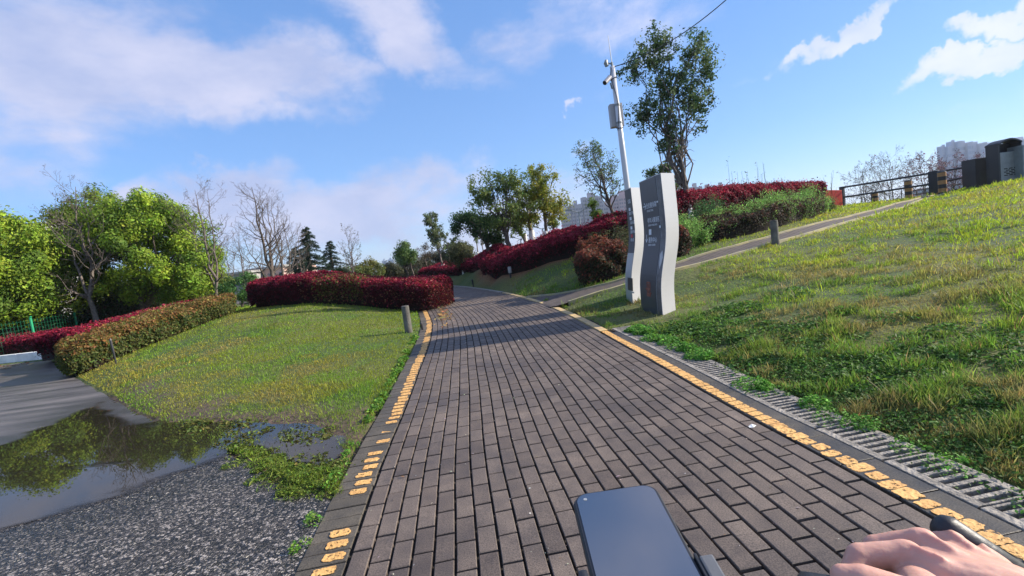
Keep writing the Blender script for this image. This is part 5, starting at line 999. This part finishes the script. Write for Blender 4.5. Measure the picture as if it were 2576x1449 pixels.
# street lamps
def lamp(px, py, d, tpx, tpy, label, sc_=1.):
    p = D(px, py, d); t = D(tpx, tpy, d); base = Vector((p.x, p.y, min(p.z, H1(p.x, p.y))-.3)); t = Vector((p.x, p.y, t.z)); r_ = empty('street_lamp', base, label, 'street lamp', 'street lamps beyond the bank'); m_ = MB(); m_.tube([base, t], [.09, .05], 8); m_.build('pole', M_galv, r_)
    for s in (-1, 1):
        m_ = MB(); m_.tube([t-UP*.1, t+Vector((s*.6*sc_, 0, .12)), t+Vector((s*1.0*sc_, 0, .2))], .035, 6); m_.frame(t+Vector((s*.7*sc_, 0, .2)), Vector((s, 0, .12)).normalized(), Vector((0, 1, 0)), UP, (0, -.12, -.05), (.7*sc_, .12, .05)); m_.build('lamp_arm', M_galv, r_)
lamp(1460, 566, 60, 1455, 532, 'double-armed street lamp in front of the towers', .85); lamp(1368, 600, 66, 1365, 574, 'double-armed street lamp between the bank trees, middle of the three', .75); lamp(1311, 614, 74, 1310, 600, 'lowest double-armed street lamp, left of the thick pale trunk', .75)

# ------------------------------------------------------------------ green mesh fence
M_gr = pmat('green_post', (.01, .30, .13), (.012, .24, .10), .4, 8); q = D(75, 795, 22.0); fp = Vector((q.x, q.y, 0)); fd = Vector((-.034*22, .156*22*KF, 0)); rt = empty('mesh_fence', (fp.x, fp.y, H1(fp.x, fp.y)), 'bright green mesh fence behind the red hedges on the left', 'fence'); fdn = fd.normalized(); fn = Vector((-fdn.y, fdn.x, 0)); posts = []
for i in range(-1, 8): p = fp+fd*i; posts.append(Vector((p.x, p.y, H1(p.x, p.y))))
for p in posts:
    m_ = MB(); m_.tube([p-UP*.1, Vector((p.x, p.y, 1.10)), Vector((p.x+.03, p.y, 1.14))], [.035, .035, .028], 8); m_.build('post', M_gr, rt)
M_mesh = pmat('green_wire', (.012, .16, .075), (.012, .13, .06), .5, 8)
for i in range(len(posts)-1):
    a, b = posts[i], posts[i+1]; V = []; m_ = MB(); Lf = (b-a).length; nv_ = int(Lf/.16)
    for k in range(nv_+1): p = a.lerp(b, k/nv_); m_.frame((p.x, p.y, p.z), fdn, fn, UP, (-.003, -.003, .03), (.003, .003, 1.02-p.z+.05))
    for k in range(9): z = .06+k*.12; m_.tube([Vector((a.x, a.y, max(a.z+.02, z))), Vector((b.x, b.y, max(b.z+.02, z)))], .003, 3, False)
    m_.build('mesh_panel', M_mesh, rt)

# ------------------------------------------------------------------ buildings
def winmat(name, wall, glass):
    return pmat(name, wall, tuple(v*.9 for v in wall), .8, .02), pmat(name+'_glass', glass, tuple(v*.8 for v in glass), .3, .3)
W1, W1g = winmat('tower_lilac', (.40, .38, .40), (.17, .19, .23)); W2, W2g = winmat('tower_white', (.56, .58, .64), (.42, .47, .56)); W3, W3g = winmat('tower_pink', (.46, .34, .35), (.20, .19, .22)); W4, W4g = winmat('tower_far', (.42, .48, .56), (.3, .36, .45))
def tower(d, x0, x1, ty, mat, glass, label, group=None, bays=3, fl=3.1, roof=True, hgt=None):
    a = D(x0, ty+(x1-x0)*0, d); b = D(x1, ty, d); d = Yk(d); zt = (a.z+b.z)/2; wd = b.x-a.x; zb = -4; r_ = empty('apartment_tower', (a.x, d, zb), label, 'building', group); m_ = MB(); dp = min(wd*.6, 26); bw = wd/bays; gl = MB()
    for k in range(bays):
        off = (0, -1.6, -.6)[k % 3]; m_.box((a.x+k*bw, d+off, zb), (a.x+(k+1)*bw-.02, d+dp, zt-(.0, 1.0, .4)[k % 3]))
        nf = int((zt-3)/fl)
        for j in range(nf):
            for (u0, u1) in ((.14, .42), (.56, .84)): gl.box((a.x+(k+u0)*bw, d+off-.12, 2+j*fl), (a.x+(k+u1)*bw, d+off+.1, 2+j*fl+fl*.55))
    m_.build('wall', mat, r_)
    g_ = gl.build('window_grid', glass, r_); g_['kind'] = 'stuff'
    rh = 3.2 if d > 350*KF+40 and mat is not W2 else .9; m_ = MB(); m_.box((a.x+wd*.3, d+2, zt-1.4), (a.x+wd*.62, d+dp*.5, zt+rh)); m_.build('roof_block', mat, r_); return r_
gA = 'hazy apartment towers behind the bank'
for x0, x1, ty, mt, gl_, lb, by in ((1409, 1434, 519, W1, W1g, 'grey tower at the left end of the block behind the bank, lowest of the row', 3), (1435, 1464, 513, W1, W1g, 'grey tower second from the left, behind the street lamp', 3), (1464, 1514, 493, W1, W1g, 'widest grey tower behind the little bright green tree', 5), (1516, 1541, 509, W1, W1g, 'narrow tower directly behind the sparse half-bare tree', 2),
        (1541, 1602, 487, W3, W3g, 'pinkish tower partly behind the slim sign', 5), (1690, 1736, 474, W1, W1g, 'hazy tower behind the trunk of the tall tree', 4), (1737, 1766, 469, W1, W1g, 'hazy tower just right of the tall tree trunk', 3), (1767, 1801, 472, W3, W3g, 'faintly pink hazy tower, third right of the tall tree', 3), (1802, 1831, 467, W1, W1g, 'hazy tower at the right end of the row above the crimson hedge', 3)):
    tower(620, x0, x1, ty, mt, gl_, lb, gA, by)
gB = 'white towers behind the railing'
for x0, x1, ty, lb in ((2369, 2393, 366, 'leftmost pale tower behind the pink-budded shrub, with a sheer left edge'), (2393, 2418, 354, 'pale tower second from the left above the railing'), (2418, 2446, 356, 'pale tower in the middle above the dark cabinet'), (2447, 2481, 358, 'pale tower with a wide roof left of the litter bin'), (2482, 2524, 360, 'pale tower partly hidden by the litter bin hood'), (2525, 2620, 347, 'highest pale tower at the right edge')):
    tower(420, x0, x1, ty, W2, W2g, lb, gB, 3)
gC = 'distant skyline'
for x0, x1, ty, lb in ((934, 946, 658, 'leftmost and lowest tower of the distant blue skyline'), (960, 972, 655, 'distant blue tower second from the left'), (975, 989, 652, 'distant blue tower in the middle of the skyline'), (993, 1004, 643, 'tallest distant blue tower of the skyline'), (1007, 1017, 649, 'rightmost distant blue tower')):
    tower(1500, x0, x1, ty, W4, W4g, lb, gC, 2)
# pink low building and its annex
def lowb(d, x0, x1, ty, mat, label, nw, floors, zb=-1, roofmat=None, name='building'):
    a = D(x0, ty, d); b = D(x1, ty, d); d = Yk(d); zt = a.z; r_ = empty(name, (a.x, d, zb), label, 'building'); m_ = MB(); m_.box((a.x, d, zb), (b.x, d+10, zt)); m_.build('wall', mat, r_)
    m_ = MB(); m_.box((a.x-.3, d-.3, zt+.003), (b.x+.3, d+10.3, zt+.25)); m_.build('roof', roofmat or M_concrete, r_)
    wgl = bpy.data.materials['tower_lilac_glass']
    for j in range(floors):
        for i in range(nw):
            u = (i+.25)/nw; z = zt-1.9-j*2.2; m_ = MB(); m_.box((a.x+(b.x-a.x)*u, d-.05, z), (a.x+(b.x-a.x)*(u+.5/nw), d+.1, z+1.3)); m_.build('window', wgl, r_)
M_pinkw = pmat('pink_render', (.62, .42, .36), (.54, .36, .31), .85, 1); M_whitew = pmat('white_render', (.55, .54, .53), (.5, .49, .48), .85, 1)
lowb(85, 628, 712, 682, M_pinkw, 'low pink building behind the bare trees', 6, 1); lowb(80, 566, 622, 694, M_concrete, 'grey annex left of the low pink building', 4, 1); lowb(150, 72, 104, 566, M_whitew, 'white block whose roof shows above the dull green crown on the left', 3, 3)
# pale slatted wall beyond the railing
a = D(2290, 478, 60); b = D(2480, 447, 60); r_ = empty('slatted_wall', (a.x, Yk(60), -1.5), 'pale horizontally slatted wall behind the railing', 'wall'); m_ = MB(); m_.box((a.x, Yk(60)+.05, -1.5), (b.x+2, Yk(60)+.3, a.z)); m_.build('wall', pmat('slat_shadow', (.10, .11, .12), (.08, .09, .10), .8, 2), r_)
m_ = MB(); zz = -1.4
while zz < a.z-.1: m_.box((a.x, Yk(60)-.1, zz), (b.x+2, Yk(60)+.04, zz+.24)); zz += .34
sl = m_.build('slats', pmat('slat_pale', (.50, .54, .58), (.42, .46, .5), .6, 2), r_)

# ------------------------------------------------------------------ litter
m_ = MB(); p = G(1893, 1074); m_.add([p+Vector((-.022, -.008, .002)), p+Vector((.0, -.016, .003)), p+Vector((.026, .004, .005)), p+Vector((.004, .016, .012)), p+Vector((-.02, .01, .004))], [(0, 1, 2, 3, 4)]); o = m_.build('paper_scrap', M_kerbw, origin=tuple(p)); tag(o, 'small white paper scrap on the bricks near the right yellow line', 'litter')
def debris(name, n, gen, cols, size, label):
    P = np.array([gen() for _ in range(n)]); Nn = rn(n)*.35+np.array([0, 0, 1.]); V, Q = leafquads(P, Nn, size*np.exp(rng.normal(0, .5, n)), .5); o = npmesh(name, V, Q, M_leaf, cols=jitcol(cols, n, .3, .1)); tag(o, label, 'debris', kind='stuff')
def gpath():
    s = S0+rng.rand()**1.6*10.5-.4; d = rng.uniform(-HW, HW); x, y = pathpt(s, d); return (float(x), float(y), .004)
debris('path_specks', 520, gpath, [[.5, .47, .42], [.22, .15, .09], [.4, .38, .34]], .0045, 'tiny pale specks and dry bits scattered over the bricks')
def gend():
    p = G(rng.normal(1118, 9), rng.normal(792, 13)); return (p.x, p.y, .012+.03*rng.rand())
debris('fallen_leaves', 200, gend, [[.42, .25, .10], [.3, .13, .06], [.35, .3, .12]], .028, 'fallen leaves gathered where the crimson hedge meets the path edge')
def gkerb():
    t = rng.rand(); p = lerp(KERB[1]-KERB[2]*.3, KERB[1]+(KERB[0]-KERB[1]).normalized()*6-KERB[2]*.5, t); return (p.x+rng.normal(0, .4), p.y-abs(rng.normal(0, .6)), -.005)
debris('fallen_leaves', 420, gkerb, [[.32, .20, .12], [.22, .12, .07]], .035, 'dry leaves on the asphalt below the pale kerb')
# ------------------------------------------------------------------ bicycle front end, phone, rider's arm
# phone
T0 = D(1540, 1228, .70); TL = D(1437, 1245, .70); TR = D(1646, 1214, .70); BL = D(1472, 1452, .552); BR_ = D(1738, 1449, .552)
xd = (TR-TL).normalized(); pw = (TR-TL).length; yd = ((BL+BR_)/2-(TL+TR)/2); yd = (yd-xd*yd.dot(xd)).normalized(); zd = xd.cross(-yd).normalized()
if zd.z < 0: zd = -zd
cx_ = (TL+TR)/2; ph_len = pw*2.05
r_ = empty('smartphone', tuple(cx_), 'dark smartphone in a black case mounted on the handlebar, its blank screen reflecting clouds', 'phone')
def rrect(w, h, r, n=7):
    o = []
    for (cx, cy, a0) in ((w/2-r, -r, 0), (-w/2+r, -r, 90), (-w/2+r, -h+r, 180), (w/2-r, -h+r, 270)):
        for i in range(n+1): a = rad(a0+90*i/n); o.append((cx+r*math.cos(a), cy+r*math.sin(a)))
    return o
def plate(nm, w, h, r, z0, z1, mat, y0=0., inset=0.0, bev=0.):
    out = rrect(w, h, r); m_ = MB(); f = lambda p, z: cx_+xd*p[0]-yd*(p[1]+y0)+zd*z
    n = len(out); rings = [(1., z0)]+([(1., z1-bev), ((w-2*bev)/w, z1)] if bev else [(1., z1)]); V = []
    for (k, z) in rings: V += [f((p[0]*k, (p[1]+h/2)*(1-(1-k)*w/h)-h/2), z) for p in out]
    R_ = len(rings); Fc = [tuple(range(n-1, -1, -1)), tuple((R_-1)*n+i for i in range(n))]+[(j*n+i, j*n+(i+1) % n, (j+1)*n+(i+1) % n, (j+1)*n+i) for j in range(R_-1) for i in range(n)]
    m_.add(V, Fc); return m_.build(nm, mat, r_)
plate('case', pw, ph_len, .0135, -.011, -.0005, M_black, bev=.0018); plate('frame', pw-.0035, ph_len-.0035, .012, -.0004, .0006, M_darkmetal, y0=-.00175)
m_s, t_, n, l, b = newmat('phone_glass'); b.inputs['Base Color'].default_value = (.012, .013, .016, 1); b.inputs['Roughness'].default_value = .06; b.inputs['IOR'].default_value = 2.35; b.inputs['Specular IOR Level'].default_value = .9; b.inputs['Coat Weight'].default_value = .4
co = n.new('ShaderNodeTexCoord'); tx = n.new('ShaderNodeTexNoise'); tx.inputs['Scale'].default_value = 30; l.new(co.outputs['Object'], tx.inputs['Vector']); mr_ = n.new('ShaderNodeMapRange'); mr_.inputs[3].default_value = .08; mr_.inputs[4].default_value = .2; l.new(tx.outputs['Fac'], mr_.inputs[0]); l.new(mr_.outputs[0], b.inputs['Roughness'])
scr = plate('screen', pw-.007, ph_len-.007, .0105, .0007, .0013, m_s, y0=-.0035)
m_ = MB(); c = cx_-xd*(pw/2-.011)+yd*.011+zd*.0014; m_.tube([c, c+zd*.0002], .0016, 12); m_.build('camera_dot', M_silver, r_).parent = scr
# holder
rb = empty('phone_holder', tuple(cx_+yd*.1), 'black phone clamp with a grey jaw gripping the right side of the phone', 'phone holder')
def hbox(nm, a, b_, mat, bev=.002): m_ = MB(); m_.frame(cx_, xd, yd, zd, a, b_); m_.build(nm, mat, rb, bevel=bev)
hbox('jaw', (pw/2+.0015, .094, -.012), (pw/2+.0115, .136, .0045), pmat('jaw_grey', (.13, .135, .145), (.10, .105, .11), .45, 20, .05), .0015); hbox('pad', (pw/2-.001, .090, -.010), (pw/2+.0013, .138, .0035), M_black, .0006); hbox('jaw', (-pw/2-.009, .09, -.012), (-pw/2-.0015, .128, .0045), M_black, .003); hbox('back_plate', (-pw/2+.004, .07, -.018), (pw/2-.004, .135, -.0115), M_black, .002)
# handlebar
hb0 = cx_+yd*.145-zd*.055; gl = Vector(D(2270, 1520, .56)); gr = Vector(D(2760, 1640, .53))
rbk = empty('bicycle', (hb0.x, hb0.y, 0), 'black bicycle handlebar with grip and brake lever, seen from the rider', 'bicycle')
gL = gl; bend = Vector(D(2045, 1482, .58))
m_ = MB(); m_.tube([Vector((-.30, .27, .94)), Vector((-.2, .30, .95)), hb0+Vector((-.06, 0, 0)), hb0+Vector((.06, 0, 0)), bend, gL], .0125, 14); m_.build('handlebar', M_black, rbk, smooth=True)
gdir = (gr-gL).normalized(); m_ = MB(); m_.tube([gL-gdir*.005, gL, gL+gdir*.12, gL+gdir*.125], [.013, .016, .0165, .013], 18); m_.build('grip', M_black, rbk, smooth=True)
b0 = Vector(D(2368, 1322, .64)); b1 = Vector(D(2625, 1492, .60)); bd = (b1-b0).normalized()
m_ = MB(); m_.tube([b0-bd*.005, b0-bd*.0028, b0+bd*.003, b0+bd*.03, b0+bd*.085, b1], [.0045, .0085, .0112, .0112, .0098, .0085], 20); m_.build('brake_lever', M_black, rbk, smooth=True)
m_ = MB(); m_.tube([hb0, hb0+Vector((0, -.05, -.06)), hb0+Vector((0, -.07, -.22))], [.018, .019, .021], 12); m_.build('stem', M_black, rbk)
wc = Vector((hb0.x, hb0.y+.18, .33)); m_ = MB(); m_.tube([hb0+Vector((-.05, -.05, -.26)), wc+Vector((-.06, 0, 0))], .012, 8); m_.tube([hb0+Vector((.05, -.05, -.26)), wc+Vector((.06, 0, 0))], .012, 8); m_.tube([hb0+Vector((-.055, -.055, -.25)), hb0+Vector((.055, -.055, -.25))], .016, 8); m_.build('fork', M_darkmetal, rbk)
wh = MB(); n = 40; V = []; Fc = []
for i in range(n):
    a = 2*math.pi*i/n
    for k in range(8): q = 2*math.pi*k/8; R_ = .305+.024*math.cos(q); V.append(wc+Vector((.022*math.sin(q), R_*math.cos(a), R_*math.sin(a))))
for i in range(n):
    for k in range(8): Fc.append((i*8+k, i*8+(k+1) % 8, ((i+1) % n)*8+(k+1) % 8, ((i+1) % n)*8+k))
wh.add(V, Fc); wl = wh.build('wheel', M_black, rbk, smooth=True)
# rider's right arm and hand
m_h, t_, n, l, b = newmat('skin'); co = n.new('ShaderNodeTexCoord'); tx = n.new('ShaderNodeTexNoise'); tx.inputs['Scale'].default_value = 28; tx.inputs['Detail'].default_value = 5; l.new(co.outputs['Object'], tx.inputs['Vector'])
rr = n.new('ShaderNodeValToRGB'); rr.color_ramp.elements[0].position = .35; rr.color_ramp.elements[1].position = .65; rr.color_ramp.elements[0].color = (.52, .27, .20, 1); rr.color_ramp.elements[1].color = (.60, .34, .26, 1); l.new(tx.outputs['Fac'], rr.inputs[0]); l.new(rr.outputs[0], b.inputs['Base Color'])
b.inputs['Roughness'].default_value = .5; b.inputs['Subsurface Weight'].default_value = .25; b.inputs['Subsurface Radius'].default_value = (.012, .004, .002); b.inputs['Subsurface Scale'].default_value = 1.
t2 = n.new('ShaderNodeTexNoise'); t2.inputs['Scale'].default_value = 260; l.new(co.outputs['Object'], t2.inputs['Vector']); bp = n.new('ShaderNodeBump'); bp.inputs['Strength'].default_value = .25; bp.inputs['Distance'].default_value = .0015; l.new(t2.outputs['Fac'], bp.inputs['Height']); l.new(bp.outputs[0], b.inputs['Normal'])
K = lambda x, y, d: Vector(D(x, y, d))
wr = K(2640, 1590, .47); elbow = Vector((.62, .02, .96)); shoulder = Vector((.30, -.20, 1.16)); hm = MB()
def cap_(pts, rs, n=14, sub=5):
    """rounded tapering limb: a run of overlapping rings with closed round ends"""
    P_ = [Vector(p) for p in pts]; Q_ = []; R_ = []
    for i in range(len(P_)-1):
        for k in range(sub): t = k/sub; t2 = t*t*(3-2*t); Q_.append(P_[i].lerp(P_[i+1], t)); R_.append(rs[i]*(1-t2)+rs[i+1]*t2)
    Q_.append(P_[-1]); R_.append(rs[-1]); d0 = (Q_[0]-Q_[1]).normalized(); d1 = (Q_[-1]-Q_[-2]).normalized()
    A0 = [(Q_[0]+d0*R_[0]*s_, R_[0]*math.sqrt(max(.01, 1-s_*s_))) for s_ in (.97, .8, .5)]; A1 = [(Q_[-1]+d1*R_[-1]*s_, R_[-1]*math.sqrt(max(.01, 1-s_*s_))) for s_ in (.5, .8, .97)]
    al = A0+list(zip(Q_, R_))+A1; hm.tube([p for p, r in al], [r for p, r in al], n)
MCP = [K(2284, 1397, .575), K(2322, 1366, .603), K(2390, 1362, .628), K(2448, 1376, .645)]; MR = [.0108, .0112, .0108, .0098]
FT = [[K(2222, 1398, .582), K(2166, 1402, .588), K(2146, 1437, .580), K(2156, 1482, .566), K(2190, 1512, .556)],
      [K(2262, 1370, .615), K(2206, 1380, .624), K(2184, 1418, .618), K(2192, 1468, .602), K(2226, 1500, .590)],
      [K(2335, 1376, .644), K(2285, 1394, .652), K(2262, 1430, .646), K(2272, 1475, .630), K(2305, 1500, .618)],
      [K(2402, 1390, .660), K(2352, 1406, .666), K(2330, 1436, .660), K(2338, 1472, .646), K(2362, 1492, .636)]]
FR = [[.0100, .0098, .0088, .0084, .0070], [.0102, .0100, .0090, .0085, .0070], [.0096, .0094, .0086, .0080, .0066], [.0086, .0084, .0076, .0070, .0058]]
for k in range(4):
    cap_([wr.lerp(MCP[k], .25), wr.lerp(MCP[k], .6)-Vector((0, 0, .003)), MCP[k]-Vector((0, 0, .0015))], [.021, .0150, MR[k]]); cap_([MCP[k]]+FT[k], [MR[k]*.97]+FR[k])
    cap_([MCP[k]+Vector((0, 0, .0012)), MCP[k]+Vector((0, 0, .0014))+(FT[k][0]-MCP[k])*.2], [MR[k]*.93]*2); cap_([FT[k][1], FT[k][1].lerp(FT[k][2], .1)], [FR[k][1]*1.06]*2)
    if k < 3: # web and flesh between the metacarpals
        m0 = (MCP[k]+MCP[k+1])/2; cap_([wr.lerp(m0, .3), wr.lerp(m0, .9)-Vector((0, 0, .004))], [.019, .0098]); cap_([wr.lerp(m0, .3)-Vector((0, 0, .014)), wr.lerp(m0, .95)-Vector((0, 0, .014))], [.016, .011])
    cap_([wr.lerp(MCP[k], .7)+Vector((0, 0, .0115)), MCP[k]+Vector((0, 0, .0088))], [.0022, .0026], 8)   # tendon
tb_ = [wr.lerp(K(2330, 1525, .50), .35), K(2350, 1530, .498), K(2250, 1492, .512), K(2172, 1464, .526), K(2124, 1452, .534)]
cap_(tb_, [.019, .0150, .0118, .0112, .0086]); cap_([tb_[1].lerp(MCP[0], .1), MCP[0]-Vector((0, 0, .014))], [.015, .010])
cap_([wr.lerp(MCP[1], .15), wr, wr.lerp(elbow, .3), wr.lerp(elbow, .7), elbow, elbow.lerp(shoulder, .5), shoulder], [.024, .026, .034, .043, .046, .052, .058], 20)
arm = hm.build('person', m_h, origin=tuple(wr)); tag(arm, "rider's bare right hand and forearm closed on the handlebar, bottom right corner", 'person')
rm = arm.modifiers.new('remesh', 'REMESH'); rm.mode = 'VOXEL'; rm.voxel_size = .0014; rm.use_smooth_shade = True
sm_ = arm.modifiers.new('smooth', 'SMOOTH'); sm_.factor = .5; sm_.iterations = 9
dg = bpy.context.evaluated_depsgraph_get(); m2 = bpy.data.meshes.new_from_object(arm.evaluated_get(dg)); arm.modifiers.clear(); arm.data = m2; m2.name = 'person'
m2.materials.clear(); m2.materials.append(m_h); m2.polygons.foreach_set('use_smooth', [True]*len(m2.polygons))
# ------------------------------------------------------------------ air
hz = MB(); hz.box((-3000, -280, -8), (3000, 3200, 75)); o = hz.build('haze', M_concrete); o.data.materials.clear(); m_ = bpy.data.materials.new('haze'); m_.use_nodes = True; n = m_.node_tree.nodes; n.clear(); ot = n.new('ShaderNodeOutputMaterial'); pv = n.new('ShaderNodeVolumePrincipled')
pv.inputs['Color'].default_value = (.80, .88, 1, 1); pv.inputs['Density'].default_value = .0003; pv.inputs['Anisotropy'].default_value = .2; m_.node_tree.links.new(pv.outputs[0], ot.inputs['Volume']); o.data.materials.append(m_); o['kind'] = 'stuff'; tag(o, 'thin blue air haze over the far distance', 'haze')
